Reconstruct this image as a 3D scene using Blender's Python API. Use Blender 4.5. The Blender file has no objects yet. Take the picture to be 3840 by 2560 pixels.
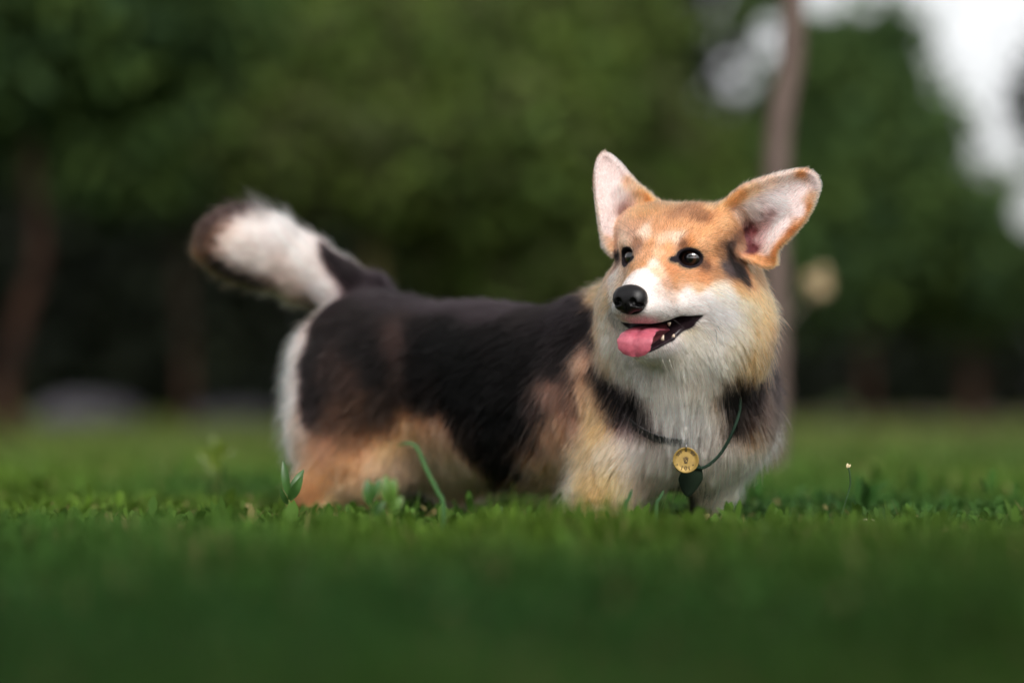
import bpy, math, random
import numpy as np
from mathutils import Vector, Matrix
from mathutils.bvhtree import BVHTree
rng = np.random.default_rng(7)
random.seed(7)
S = bpy.context.scene
COL = S.collection

# ------------------------------------------------------------------ camera, sky, sun, exposure
F = 9067.0                      # focal length in pixels of the 3840 px wide photograph (85 mm lens)
CAM_H = 0.18
PITCH = math.atan(230.0 / F)
FOCUS = 2.90
cam_data = bpy.data.cameras.new('camera')
cam = bpy.data.objects.new('camera', cam_data)
COL.objects.link(cam)
cam.location = (0, 0, CAM_H)
cam.rotation_euler = (math.pi / 2 + PITCH, 0, 0)
cam_data.lens = 85.0
cam_data.sensor_width = 36.0
cam_data.clip_start = 0.02
cam_data.clip_end = 500.0
cam_data.dof.use_dof = True
cam_data.dof.focus_distance = FOCUS
cam_data.dof.aperture_fstop = 1.2
S.camera = cam

SUN_EL, SUN_AZ = math.radians(38), math.radians(168)
w = bpy.data.worlds.new('World')
S.world = w
w.use_nodes = True
nt = w.node_tree
nt.nodes.clear()
sky = nt.nodes.new('ShaderNodeTexSky')
sky.sky_type = 'NISHITA'
sky.sun_disc = False
sky.sun_elevation = SUN_EL
sky.sun_rotation = SUN_AZ
sky.air_density = 1.0
sky.dust_density = 4.0
sky.ozone_density = 1.5
hsv = nt.nodes.new('ShaderNodeHueSaturation')
hsv.inputs['Saturation'].default_value = 0.08
bg = nt.nodes.new('ShaderNodeBackground')
bg.inputs['Strength'].default_value = 0.10
out = nt.nodes.new('ShaderNodeOutputWorld')
nt.links.new(sky.outputs[0], hsv.inputs['Color'])
nt.links.new(hsv.outputs[0], bg.inputs['Color'])
nt.links.new(bg.outputs[0], out.inputs['Surface'])

sun_data = bpy.data.lights.new('sun', 'SUN')
sun_data.energy = 1.25
sun_data.angle = math.radians(25)
sun_data.color = (1.0, 0.95, 0.88)
sun = bpy.data.objects.new('sun', sun_data)
COL.objects.link(sun)
# sun_rotation 0 puts the sun at +Y and grows clockwise seen from above
sd = Vector((math.sin(SUN_AZ) * math.cos(SUN_EL), math.cos(SUN_AZ) * math.cos(SUN_EL), math.sin(SUN_EL)))
sun.rotation_euler = sd.to_track_quat('Z', 'Y').to_euler()

S.view_settings.view_transform = 'Standard'
S.view_settings.look = 'None'
S.view_settings.exposure = 1.25
S.view_settings.gamma = 1.0
cy = S.cycles
cy.use_denoising = True
cy.denoiser = 'OPENIMAGEDENOISE'
cy.denoising_input_passes = 'RGB_ALBEDO_NORMAL'
cy.denoising_prefilter = 'ACCURATE'
cy.max_bounces = 14
cy.diffuse_bounces = 4
cy.glossy_bounces = 12
cy.transmission_bounces = 12
cy.transparent_max_bounces = 8
cy.caustics_reflective = False
cy.caustics_refractive = False
cy.sample_clamp_indirect = 6.0
S.cycles_curves.shape = 'RIBBONS'
S.cycles_curves.subdivisions = 2

# ------------------------------------------------------------------ helpers
_f = np.array([0, math.cos(PITCH), math.sin(PITCH)])
_u = np.array([0, -math.sin(PITCH), math.cos(PITCH)])
_x = np.array([1.0, 0, 0])
CAM = np.array([0, 0, CAM_H])

def ray(px, py):
    d = _f + (px - 1920) / F * _x - (py - 1280) / F * _u
    return d
def P(px, py, Y):
    """a place in the world given as a viewing direction and a distance in metres"""
    d = ray(px, py)
    return CAM + d * (Y / d[1])
def proj(p):
    q = np.asarray(p) - CAM
    z = q @ _f
    return np.stack([1920 + F * (q @ _x) / z, 1280 - F * (q @ _u) / z], -1)

def srgb(r, g, b):
    c = np.array([r, g, b], float) / 255
    return np.where(c <= 0.04045, c / 12.92, ((c + 0.055) / 1.055) ** 2.4)

def tag(o, label=None, cat=None, group=None, kind=None):
    if label: o['label'] = label
    if cat: o['category'] = cat
    if group: o['group'] = group
    if kind: o['kind'] = kind
    return o
def empty(name, loc=(0, 0, 0)):
    o = bpy.data.objects.new(name, None)
    o.empty_display_size = 0.05
    COL.objects.link(o)
    o.location = Vector(loc)
    return o
def adopt(o, parent):
    """parent o, whose mesh is written in world coordinates"""
    if parent is not None:
        o.parent = parent
        chain = []; q = parent
        while q is not None:
            chain.append(q.matrix_parent_inverse @ Matrix.Translation(q.location)); q = q.parent
        m = Matrix.Identity(4)
        for c in reversed(chain): m = m @ c
        o.matrix_parent_inverse = m.inverted()
def mesh_obj(name, verts, faces, mat, parent=None, smooth=True, fsize=None):
    """faces: (n,k) int array, or list"""
    me = bpy.data.meshes.new(name)
    verts = np.asarray(verts, np.float32)
    if isinstance(faces, np.ndarray):
        k = faces.shape[1]
        me.vertices.add(len(verts))
        me.vertices.foreach_set('co', verts.ravel())
        me.loops.add(faces.size)
        me.loops.foreach_set('vertex_index', faces.astype(np.int32).ravel())
        me.polygons.add(len(faces))
        me.polygons.foreach_set('loop_start', np.arange(0, faces.size, k, dtype=np.int32))
        me.update(calc_edges=True)
    else:
        me.from_pydata([tuple(v) for v in verts.tolist()], [], faces)
    if smooth:
        me.polygons.foreach_set('use_smooth', np.ones(len(me.polygons), bool))
    me.validate()
    if mat: me.materials.append(mat)
    o = bpy.data.objects.new(name, me)
    COL.objects.link(o)
    adopt(o, parent)
    return o
def tube(pts, rads, n=10, cap=True):
    pts = np.asarray(pts, float); rads = np.broadcast_to(np.asarray(rads, float), (len(pts),))
    V = []; Fc = []
    prev = None
    for i, p in enumerate(pts):
        t = pts[min(i + 1, len(pts) - 1)] - pts[max(i - 1, 0)]
        t = t / (np.linalg.norm(t) + 1e-9)
        if prev is None:
            a = np.array([0, 0, 1.0]) if abs(t[2]) < 0.9 else np.array([1.0, 0, 0])
            prev = np.cross(t, a)
        s = prev - t * (prev @ t); s /= np.linalg.norm(s) + 1e-9
        prev = s
        b = np.cross(t, s)
        for k in range(n):
            A = 2 * math.pi * k / n
            V.append(p + rads[i] * (math.cos(A) * s + math.sin(A) * b))
    for i in range(len(pts) - 1):
        for k in range(n):
            Fc.append([i * n + k, i * n + (k + 1) % n, (i + 1) * n + (k + 1) % n, (i + 1) * n + k])
    if cap:
        Fc.append(list(range(n))[::-1]); Fc.append([(len(pts) - 1) * n + k for k in range(n)])
    return V, Fc
def smooth_path(pts, k=8):
    pts = np.asarray(pts, float); out = []
    n = len(pts)
    for i in range(n - 1):
        p0, p1, p2, p3 = pts[max(i - 1, 0)], pts[i], pts[i + 1], pts[min(i + 2, n - 1)]
        for j in range(k):
            t = j / k
            out.append(0.5 * ((2 * p1) + (-p0 + p2) * t + (2 * p0 - 5 * p1 + 4 * p2 - p3) * t * t + (-p0 + 3 * p1 - 3 * p2 + p3) * t ** 3))
    out.append(pts[-1])
    return np.array(out)

def new_mat(name):
    m = bpy.data.materials.new(name); m.use_nodes = True
    nt = m.node_tree; nt.nodes.clear()
    o = nt.nodes.new('ShaderNodeOutputMaterial')
    return m, nt, o
def simple_mat(name, col, rough=0.6, metal=0.0, spec=0.5, coat=0.0, sss=0.0, noise=None, bump=None):
    m, nt, o = new_mat(name)
    b = nt.nodes.new('ShaderNodeBsdfPrincipled')
    b.inputs['Base Color'].default_value = (*col, 1)
    b.inputs['Roughness'].default_value = rough
    b.inputs['Metallic'].default_value = metal
    b.inputs['Specular IOR Level'].default_value = spec
    b.inputs['Coat Weight'].default_value = coat
    b.inputs['Coat Roughness'].default_value = 0.08
    if sss:
        b.inputs['Subsurface Weight'].default_value = sss
        b.inputs['Subsurface Scale'].default_value = 0.004
    if noise:
        scale, c2 = noise
        tc = nt.nodes.new('ShaderNodeTexCoord')
        n = nt.nodes.new('ShaderNodeTexNoise'); n.inputs['Scale'].default_value = scale; n.inputs['Detail'].default_value = 5
        r = nt.nodes.new('ShaderNodeValToRGB')
        r.color_ramp.elements[0].position = 0.35; r.color_ramp.elements[1].position = 0.65
        r.color_ramp.elements[0].color = (*col, 1); r.color_ramp.elements[1].color = (*c2, 1)
        nt.links.new(tc.outputs['Object'], n.inputs['Vector'])
        nt.links.new(n.outputs['Fac'], r.inputs['Fac']); nt.links.new(r.outputs['Color'], b.inputs['Base Color'])
    if bump:
        scale, st, dist = bump
        tc = nt.nodes.new('ShaderNodeTexCoord')
        n = nt.nodes.new('ShaderNodeTexNoise'); n.inputs['Scale'].default_value = scale; n.inputs['Detail'].default_value = 4
        bp = nt.nodes.new('ShaderNodeBump'); bp.inputs['Strength'].default_value = st; bp.inputs['Distance'].default_value = dist
        nt.links.new(tc.outputs['Object'], n.inputs['Vector'])
        nt.links.new(n.outputs['Fac'], bp.inputs['Height']); nt.links.new(bp.outputs['Normal'], b.inputs['Normal'])
    nt.links.new(b.outputs[0], o.inputs['Surface'])
    return m
# ------------------------------------------------------------------ ground
def attr_col(o, name, col):
    a = o.data.color_attributes.new(name, 'FLOAT_COLOR', 'POINT')
    c = np.concatenate([col, np.ones((len(col), 1))], 1).astype(np.float32)
    a.data.foreach_set('color', c.ravel())
def leaf_mat(name, transl=.35, rough=.5, spec=.35):
    m, nt, o = new_mat(name)
    at = nt.nodes.new('ShaderNodeAttribute'); at.attribute_name = 'tint'
    b = nt.nodes.new('ShaderNodeBsdfPrincipled'); b.inputs['Roughness'].default_value = rough; b.inputs['Specular IOR Level'].default_value = spec
    t = nt.nodes.new('ShaderNodeBsdfTranslucent')
    mx = nt.nodes.new('ShaderNodeMixShader'); mx.inputs[0].default_value = transl
    nt.links.new(at.outputs['Color'], b.inputs['Base Color']); nt.links.new(at.outputs['Color'], t.inputs['Color'])
    nt.links.new(b.outputs[0], mx.inputs[1]); nt.links.new(t.outputs[0], mx.inputs[2]); nt.links.new(mx.outputs[0], o.inputs['Surface'])
    return m
def lin(*c): return np.array(c)
gm, gnt, go_ = new_mat('lawn_soil')
gb = gnt.nodes.new('ShaderNodeBsdfPrincipled'); gb.inputs['Roughness'].default_value = .9; gb.inputs['Specular IOR Level'].default_value = .1
gtc = gnt.nodes.new('ShaderNodeTexCoord')
gn1 = gnt.nodes.new('ShaderNodeTexNoise'); gn1.inputs['Scale'].default_value = 1.3; gn1.inputs['Detail'].default_value = 6
gr1 = gnt.nodes.new('ShaderNodeValToRGB')
gr1.color_ramp.elements[0].position = .38; gr1.color_ramp.elements[0].color = (.026, .038, .010, 1)
gr1.color_ramp.elements[1].position = .62; gr1.color_ramp.elements[1].color = (.052, .074, .018, 1)
gnt.links.new(gtc.outputs['Object'], gn1.inputs['Vector']); gnt.links.new(gn1.outputs['Fac'], gr1.inputs['Fac'])
gnt.links.new(gr1.outputs['Color'], gb.inputs['Base Color']); gnt.links.new(gb.outputs[0], go_.inputs['Surface'])
n = 60
gx_ = np.sinh(np.linspace(-5, 5, n)) * 2; 
gv = np.array([(x, y + 4, 0) for x in gx_ for y in gx_])
gf = np.array([[i * n + j, (i + 1) * n + j, (i + 1) * n + j + 1, i * n + j + 1] for i in range(n - 1) for j in range(n - 1)])
ground = mesh_obj('ground', gv, gf, gm)
tag(ground, 'grassy ground reaching to the trees', None, None, 'structure'); 

def vnoise(x, y, seed=0):
    """smooth 2-D value noise in -1..1"""
    def h(i, j): 
        v = np.sin(i * 127.1 + j * 311.7 + seed * 17.3) * 43758.5453
        return (v - np.floor(v)) * 2 - 1
    i, j = np.floor(x), np.floor(y); a, b = x - i, y - j
    a = a * a * (3 - 2 * a); b = b * b * (3 - 2 * b)
    return (h(i, j) * (1 - a) + h(i + 1, j) * a) * (1 - b) + (h(i, j + 1) * (1 - a) + h(i + 1, j + 1) * a) * b

def blades(x, y, h, wd, bend, az, col, seg=4):
    """ribbon blades: verts (N,(seg+1)*2,3)"""
    N = len(x)
    s = np.linspace(0, 1, seg + 1)
    dx, dy = np.cos(az), np.sin(az)
    out_ = np.zeros((N, seg + 1, 2, 3), np.float32)
    off = bend[:, None] * h[:, None] * s[None] ** 1.8
    zz = h[:, None] * (s[None] - .35 * np.minimum(bend, 1.4)[:, None] * s[None] ** 2.5)
    wprof = np.array([.8, 1, .9, .6, .08]) if seg == 4 else np.interp(s, [0, .3, .7, 1], [.8, 1, .7, .1])
    for k, sg in enumerate((-1, 1)):
        out_[:, :, k, 0] = x[:, None] + dx[:, None] * off - sg * dy[:, None] * wd[:, None] * wprof * .5
        out_[:, :, k, 1] = y[:, None] + dy[:, None] * off + sg * dx[:, None] * wd[:, None] * wprof * .5
        out_[:, :, k, 2] = zz
    base = np.arange(N)[:, None] * (2 * (seg + 1))
    q = np.array([[2 * i, 2 * i + 1, 2 * i + 3, 2 * i + 2] for i in range(seg)])
    f = (base[:, :, None] + q[None]).reshape(-1, 4)
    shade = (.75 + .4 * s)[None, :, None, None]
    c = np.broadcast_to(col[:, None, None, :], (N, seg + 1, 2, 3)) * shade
    return out_.reshape(-1, 3), f, c.reshape(-1, 3)
def ovals(x, y, z, ln, wd, az, tilt, col):
    """oval leaves of 6 rim points and a folded midrib, as two quads strips"""
    N = len(x)
    s = np.array([0, .3, .65, 1.0]); wp = np.array([.1, .9, 1.0, .12])
    out_ = np.zeros((N, 4, 3, 3), np.float32)
    dx, dy = np.cos(az), np.sin(az)
    for k, sg in enumerate((-1, 0, 1)):
        along = ln[:, None] * s
        hz = along * np.cos(tilt)[:, None]; vt_ = along * np.sin(tilt)[:, None] - .25 * ln[:, None] * s ** 2 * np.cos(tilt)[:, None]
        wv = sg * wd[:, None] * wp * .5
        out_[:, :, k, 0] = x[:, None] + dx[:, None] * hz - dy[:, None] * wv
        out_[:, :, k, 1] = y[:, None] + dy[:, None] * hz + dx[:, None] * wv
        out_[:, :, k, 2] = z[:, None] + vt_ + (abs(sg) * wd[:, None] * wp * .15)
    base = np.arange(N)[:, None] * 12
    q = np.array([[3 * i + k, 3 * i + k + 1, 3 * i + k + 4, 3 * i + k + 3] for i in range(3) for k in range(2)])
    f = (base[:, :, None] + q[None]).reshape(-1, 4)
    return out_.reshape(-1, 3), f, np.repeat(col, 12, 0)

def grass_col(x, y, n):
    """blade colour: fresh green, yellow-green and blue-green patches"""
    a = vnoise(x * 2.2, y * 1.2, 1)[:, None] * .5 + .5
    b = vnoise(x * 5, y * 2.5, 5)[:, None] * .5 + .5
    c = lin(.070, .124, .013) * a + lin(.032, .090, .019) * (1 - a)
    c = c * (.8 + .4 * b)
    dry = (rng.random(n) < (.04 if n > 600 else 0))[:, None]
    c = np.where(dry, lin(.20, .17, .07), c)
    far = np.clip((y - 4) / 8, 0, 1)[:, None]
    c = c * (1 - far) + far * lin(.115, .138, .038)
    return c * rng.normal(1, .13, (n, 1)).clip(.5, 1.6)
def scatter(n, y0, y1, margin=1.8, p=1.0):
    """even ground density inside the widening field of view"""
    y = np.sqrt(rng.random(n) * (y1 ** 2 - y0 ** 2) + y0 ** 2)
    x = (rng.random(n) * 2 - 1) * (.212 * y * margin + .25)
    return x, y
GV, GF, GC = [], [], []
def addg(t):
    off = sum(len(v) for v in GV)
    GV.append(t[0]); GF.append(t[1] + off); GC.append(t[2])
GS = 1.0
for (cnt, y0, y1, h0, w0) in [(44000, .62, 1.5, .040, .0032), (140000, 1.5, 3.0, .040, .0030), (90000, 3.0, 5.0, .045, .0044), (70000, 5.0, 9.0, .055, .010), (56000, 9.0, 19.0, .07, .026)]:
    n = int(cnt * GS)
    x, y = scatter(n, y0, y1)
    pt_ = vnoise(x * 4, y * 4, 9)
    h = h0 * rng.uniform(.5, 1.3, n) * (1 + .32 * pt_ + .38 * vnoise(x * 13, y * 13, 4)).clip(.3, 2)
    h *= np.interp(y, [.6, 1.5, 2.1, 2.45, 2.7, 2.95, 4], [.75, 1.0, 1.3, 1.5, 1.25, .72, 1.0])
    addg(blades(x, y, h, w0 * rng.uniform(.6, 1.4, n), rng.gamma(2, .3, n).clip(0, 1.6), rng.random(n) * 6.283, grass_col(x, y, n)))
# small oval leaves of knotgrass among the blades
for (cnt, y0, y1) in [(13000, .8, 2.2), (33000, 2.2, 3.6), (13000, 3.6, 6.0)]:
    n = int(cnt * GS)
    x, y = scatter(n, y0, y1)
    k = vnoise(x * 7, y * 7, 3) > -.25
    x, y = x[k], y[k]; n = len(x)
    addg(ovals(x, y, rng.uniform(.012, .040, n), rng.uniform(.010, .020, n), rng.uniform(.005, .009, n), rng.random(n) * 6.283, rng.uniform(-.2, 1.3, n), grass_col(x, y, n) * .9))
# taller broad-leaved tufts standing out of it
for (cnt, y0, y1, sc) in [(1150, 2.15, 2.82, 1.0), (420, 3.15, 4.6, 1.25), (180, 1.5, 2.1, .9)]:
    x, y = scatter(cnt, y0, y1)
    k = 9
    n = cnt * k
    xx = np.repeat(x, k) + rng.normal(0, .006, n); yy = np.repeat(y, k) + rng.normal(0, .006, n)
    tall = np.repeat(rng.uniform(.5, 1.0, cnt) ** 1.5, k) * sc
    zz = rng.uniform(.1, 1, n) * .050 * tall
    tc_ = np.repeat(grass_col(x, y, cnt), k, 0) * rng.normal(1.05, .12, (n, 1))
    addg(ovals(xx, yy, zz, rng.uniform(.022, .040, n) * tall, rng.uniform(.008, .013, n), rng.random(n) * 6.283, rng.uniform(.5, 1.5, n), tc_))
    addg(blades(x, y, .07 * rng.uniform(.5, 1, cnt) * sc, np.full(cnt, .0016), rng.uniform(0, .3, cnt), rng.random(cnt) * 6.283, grass_col(x, y, cnt)))
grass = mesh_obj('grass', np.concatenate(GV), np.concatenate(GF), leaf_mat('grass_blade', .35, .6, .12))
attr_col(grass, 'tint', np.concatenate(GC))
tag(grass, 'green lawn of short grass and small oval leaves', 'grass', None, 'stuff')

# strips of bare ground by the trees
def patch(name, x0, x1, y0, y1, z, mat, label):
    m_ = 24
    v = []; 
    for i in range(m_):
        for j in range(5):
            t = i / (m_ - 1); s = j / 4
            yy = y0 + (y1 - y0) * s + (.25 * math.sin(i * 1.7 + j) + .2 * math.sin(i * .6)) * (1 if j in (0, 4) else .3)
            v.append((x0 + (x1 - x0) * t, yy, z))
    f = np.array([[i * 5 + j, (i + 1) * 5 + j, (i + 1) * 5 + j + 1, i * 5 + j + 1] for i in range(m_ - 1) for j in range(4)])
    return tag(mesh_obj(name, v, f, mat), label, None, None, 'structure')
patch('bare_soil', 1.1, 4.6, 12.6, 16.5, .075, simple_mat('bare_soil', (.13, .085, .07), .95, noise=(3, (.08, .055, .045))), 'strip of reddish brown bare soil under the trees')

# ------------------------------------------------------------------ trees
bark_m = simple_mat('bark_grey_brown', (.080, .058, .050), .9, spec=.08, noise=(14, (.098, .073, .062)), bump=(40, .6, .01))
barkd_m = simple_mat('bark_dark_brown', (.030, .016, .011), .95, spec=.05, noise=(8, (.010, .006, .005)), bump=(30, .6, .01))
crown_m = leaf_mat('tree_leaf', .30, .7, .1)
GAPS = []      # openings in the canopy: (direction x, y of the photo, radius)
def crown(blobs, n, size, cols, parent, name='crown', gaps=True):
    """leaf cards in clumps through ellipsoids; blobs = [(centre, (rx,ry,rz))]"""
    vol = np.array([b[1][0] * b[1][2] for b in blobs]); vol /= vol.sum()
    w_ = rng.choice(len(blobs), n // 14, p=vol)
    c = np.array([b[0] for b in blobs])[w_]; r = np.array([b[1] for b in blobs])[w_]
    d = rng.normal(size=(len(w_), 3)); d /= np.linalg.norm(d, axis=1, keepdims=True)
    cl = c + d * r * (rng.random((len(w_), 1)) ** .45)
    ccol = np.array(cols)[rng.integers(0, len(cols), len(w_))] * rng.normal(1, .25, (len(w_), 1)).clip(.4, 1.7)
    p = np.repeat(cl, 14, 0) + rng.normal(size=(len(cl) * 14, 3)) * size * 1.7
    col = np.repeat(ccol, 14, 0) * rng.normal(1, .15, (len(p), 1)).clip(.5, 1.5)
    if gaps and GAPS:
        q = proj(p); k = np.ones(len(p), bool)
        for gx, gy, gr in GAPS:
            k &= ((q[:, 0] - gx) ** 2 + (q[:, 1] - gy) ** 2) > gr ** 2
        p, col = p[k], col[k]
    k = p[:, 2] > .03
    p, col = p[k], col[k]
    m = len(p)
    a = rng.normal(size=(m, 3)); a /= np.linalg.norm(a, axis=1, keepdims=True)
    b = np.cross(a, rng.normal(size=(m, 3))); b /= np.linalg.norm(b, axis=1, keepdims=True)
    s = size * rng.uniform(.6, 1.3, (m, 1))
    v = np.stack([p - a * s, p + b * s * .45, p + a * s, p - b * s * .45], 1).reshape(-1, 3)
    f = np.arange(4 * m).reshape(-1, 4)
    o = mesh_obj(name, v, f, crown_m, parent, smooth=False)
    attr_col(o, 'tint', np.repeat(col, 4, 0))
    return o
def trunk(pts, rads, mat, parent, limbs=()):
    q = smooth_path([tuple(p) + (r,) for p, r in zip(pts, rads)], 8)
    V_, F_ = tube(q[:, :3], q[:, 3] * (1 + .06 * np.sin(np.arange(len(q)) * 2.1)), 14)
    V_ = list(V_); F_ = list(F_)
    for lp, lr in limbs:
        q = smooth_path([tuple(p) + (r,) for p, r in zip(lp, lr)], 6)
        v, f = tube(q[:, :3], q[:, 3], 8)
        F_ += [[i + len(V_) for i in ff] for ff in f]; V_ += list(v)
    return mesh_obj('trunk', V_, F_, mat, parent)
def G(px, Y, z=0.0):
    p = P(px, 1510, Y); p[2] = z; return p
GR_A = [lin(.042, .078, .022), lin(.066, .106, .026), lin(.032, .062, .024)]
GR_B = [lin(.056, .092, .020), lin(.086, .124, .024), lin(.056, .062, .024)]
GR_D = [lin(.007, .010, .006), lin(.010, .013, .007)]
CS = 1.0
def tree(px, Y, trunk_px, trad, blobs, n, size, cols, label, mat=barkd_m, lean=0, cat='tree', name='tree', grp='trees behind the lawn'):
    """trunk_px: photo places the trunk passes, from the ground up"""
    base = G(px, Y)
    t = empty(name, base)
    tag(t, label, cat, grp)
    pts = [base + np.array([0, 0, -.05])] + [P(a, b, Y) for a, b in trunk_px]
    top = pts[-1]
    B = [(P(a, b, Y + dy), (r * 1.0, r * .8, r * rz)) for a, b, dy, r, rz in blobs]
    rads = np.linspace(trad, trad * .55, len(pts))
    limbs = []
    for c, r in B[:5]:
        st = pts[-2] * .35 + top * .65
        mid = (st + c) / 2 + np.array([0, 0, .1])
        limbs.append(([st, mid, c], [trad * .5, trad * .3, trad * .12]))
    trunk(pts, rads, mat, t, limbs)
    crown(B, int(n * CS), size, cols, t)
    return t
GAPS += [(2712, 265, 165), (2640, -40, 125), (2895, 140, 85), (3080, -20, 85), (3890, 790, 100), (3250, 30, 40), (2790, 400, 22)]
# sky opening at the upper right: everything right of / above this line stays open
def opensky(o_rows): pass
tree(95, 9.0, [(15, 1500), (60, 1250), (140, 980), (125, 700), (110, 420), (160, 100), (200, -300)], .042,
     [(100, -150, 0, .9, .55), (-300, 150, 0, .7, .6), (520, 40, .2, .55, .5), (250, 260, .3, .40, .4)], 26000, .045, GR_A, 'leaning dark brown tree trunk at the far left under a dark crown')
tree(700, 12.5, [(700, 1300), (680, 900), (720, 500)], .032, [(600, 420, 0, .75, .6), (900, 200, 0, .8, .6), (400, 560, .3, .5, .5), (1000, 600, 0, .5, .5)], 26000, .055, GR_A, 'dark green bushy tree left of centre behind the raised tail')
tree(1420, 12.0, [(1420, 1400), (1400, 1000), (1385, 700), (1400, 400)], .055, [(1350, 250, .2, .7, .6), (1700, 500, 0, .75, .6), (1200, 550, 0, .5, .5), (1850, 900, .3, .45, .5)], 26000, .055, GR_B,
     'tree with a thin olive brown trunk rising just above the corgi back', simple_mat('bark_olive', (.075, .065, .025), .9, spec=.05))
tree(2050, 12.5, [(2050, 1300), (2060, 900), (2100, 500)], .032, [(2100, 350, 0, .8, .6), (2250, 800, 0, .7, .6), (1900, 1050, 0, .45, .5), (2400, 450, .3, .55, .5), (2250, 60, 0, .6, .5)], 30000, .055, GR_B, 'yellow green leafy tree just left of the upright corgi ear')
tree(2520, 14.0, [(2520, 1300), (2560, 800), (2600, 400)], .032, [(2600, 620, 0, .7, .6), (2500, 200, 0, .45, .5), (2800, 760, 0, .6, .6), (2820, 500, .3, .4, .5), (2560, 1000, 0, .6, .5), (2900, 20, 0, .34, .7)], 26000, .06, GR_A, 'green tree with pale sky gaps behind the corgi head')
tree(3250, 13.0, [(3250, 1400), (3220, 1000), (3180, 600)], .032, [(3180, 760, 0, .62, .6), (3120, 330, 0, .42, .6), (3330, 520, 0, .40, .6), (3480, 850, 0, .55, .45), (3060, 1000, 0, .5, .5), (3280, 170, 0, .22, .8)], 30000, .055, GR_A, 'rounded green tree right of the corgi ear below the open sky')
tree(3640, 13.5, [(3640, 1400), (3650, 1150)], .06, [(3700, 1020, 0, .5, .5), (3900, 950, 0, .5, .5), (3560, 1080, 0, .35, .4), (4250, 900, 0, .8, .6)], 20000, .055, GR_A, 'low dark green tree at the far right over a black shadow')
tree(4300, 10.0, [(4280, 1000), (4150, 600), (4100, 300)], .06, [(4040, 360, 0, .15, 1.0), (4650, 400, 0, .35, .8)], 9000, .05, GR_D, 'dark branch of leaves reaching in at the right edge against the sky')

# slender tree close behind the dog
st = empty('slender_tree', G(2880, 5.0)); tag(st, 'slender bare grey brown tree trunk standing right behind the corgi head', 'tree', 'trees behind the lawn')
tp = [(2880, 1850), (2902, 1400), (2905, 1000), (2912, 620), (2932, 400), (2965, 230), (2972, 0), (2975, -300), (2990, -900), (2950, -1700)]
trunk([P(a, b, 5.0) for a, b in tp], np.linspace(.032, .022, len(tp)), bark_m, st, [([P(2972, -300, 5.0), P(3150, -700, 5.1), P(3400, -1300, 5.2)], [.014, .010, .004]), ([P(2975, -500, 5.0), P(2800, -900, 4.9), P(2650, -1500, 4.9)], [.014, .010, .004])])
crown([(P(2950, -1900, 5.0), (.8, .7, .55)), (P(3400, -1500, 5.2), (.4, .4, .3)), (P(2600, -1600, 4.9), (.4, .4, .3))], int(5000 * CS), .03, GR_A, st, gaps=False)

# unseen tree added behind the camera to darken the near grass
ot = empty('unseen_shade_tree', (-2.6, -1.6, 0)); tag(ot, 'unseen leafy tree added behind the viewpoint to shade the near lawn', 'tree', None)
trunk([(-2.6, -1.6, -.05), (-2.55, -1.4, .6), (-2.3, -1.0, 1.3), (-1.6, -.6, 1.6)], [.12, .10, .08, .05], barkd_m, ot, [([(-2.3, -1.0, 1.3), (-1.2, -.5, 1.5), (.3, -.2, 1.55), (1.8, -.3, 1.5)], [.06, .04, .025, .01])])
crown([((-1.5, -.45, 1.5), (1.1, .8, .3)), ((0, -.40, 1.48), (1.1, .8, .28)), ((1.5, -.45, 1.5), (1.2, .8, .3))], int(17000 * CS), .05, GR_A, ot, gaps=False)

# hedge closing the view; the wood's deep shade is put into its leaf colour
def hedge(label, x0, x1, Y, h, n, size, cols):
    t = empty('hedge', ((x0 + x1) / 2, Y, 0)); tag(t, label, 'hedge', None)
    B = []
    k = int((x1 - x0) / .9) + 1
    for i in range(k):
        x = x0 + (x1 - x0) * i / (k - 1)
        for z in np.arange(.5, h(x), .8):
            B.append((np.array([x + rng.normal() * .15, Y + rng.normal() * .2, z]), (.75, .6, .6)))
    o = crown(B, int(n * CS), size, cols, t, 'foliage', gaps=False)
    for i in range(k):
        x = x0 + (x1 - x0) * i / (k - 1)
        v, f = tube([(x, Y, -.05), (x + .05, Y, h(x) * .5), (x, Y, h(x) * .8)], [.06, .05, .02], 8)
        mesh_obj('stem', v, f, barkd_m, t)
xs = P(2450, 0, 18.5)[0]
hedge('tall backing hedge behind the trees, coloured near black for the deep shade there', -10, 12, 18.5, lambda x: 6.0 if x < xs else (2.0 if x < xs + 1.7 else 1.3), 90000, .12, GR_D)

# pale stone blocks at the foot of the left trees
stone_m = simple_mat('pale_stone', (.085, .078, .092), .9, noise=(4, (.06, .056, .064)), bump=(12, .5, .02))
def boulder(px, Y, r, label, seed):
    r_ = np.random.default_rng(seed)
    V_, F_ = sphere0(r, 20, 14)
    V_ = np.array(V_)
    u = V_ / np.linalg.norm(V_, axis=1, keepdims=True)
    k = 1 + .12 * np.sin(u @ r_.normal(size=3) * 4) + .08 * np.sin(u @ r_.normal(size=3) * 9)
    V_ = V_ * k[:, None] + G(px, Y, r[2] * .7)
    o = mesh_obj('boulder', V_, F_, stone_m)
    tag(o, label, 'boulder', 'pale stones under the left trees')
def sphere0(r, nu, nv):
    V_, F_ = [], []
    for j in range(nv + 1):
        th = math.pi * j / nv
        for i in range(nu):
            ph = 2 * math.pi * i / nu
            V_.append((r[0] * math.sin(th) * math.cos(ph), r[1] * math.sin(th) * math.sin(ph), r[2] * math.cos(th)))
    for j in range(nv):
        for i in range(nu):
            F_.append([j * nu + i, (j + 1) * nu + i, (j + 1) * nu + (i + 1) % nu, j * nu + (i + 1) % nu])
    return V_, F_
boulder(320, 14.0, (.30, .2, .12), 'pale grey stone beside the leaning dark trunk at far left', 3)
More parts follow.
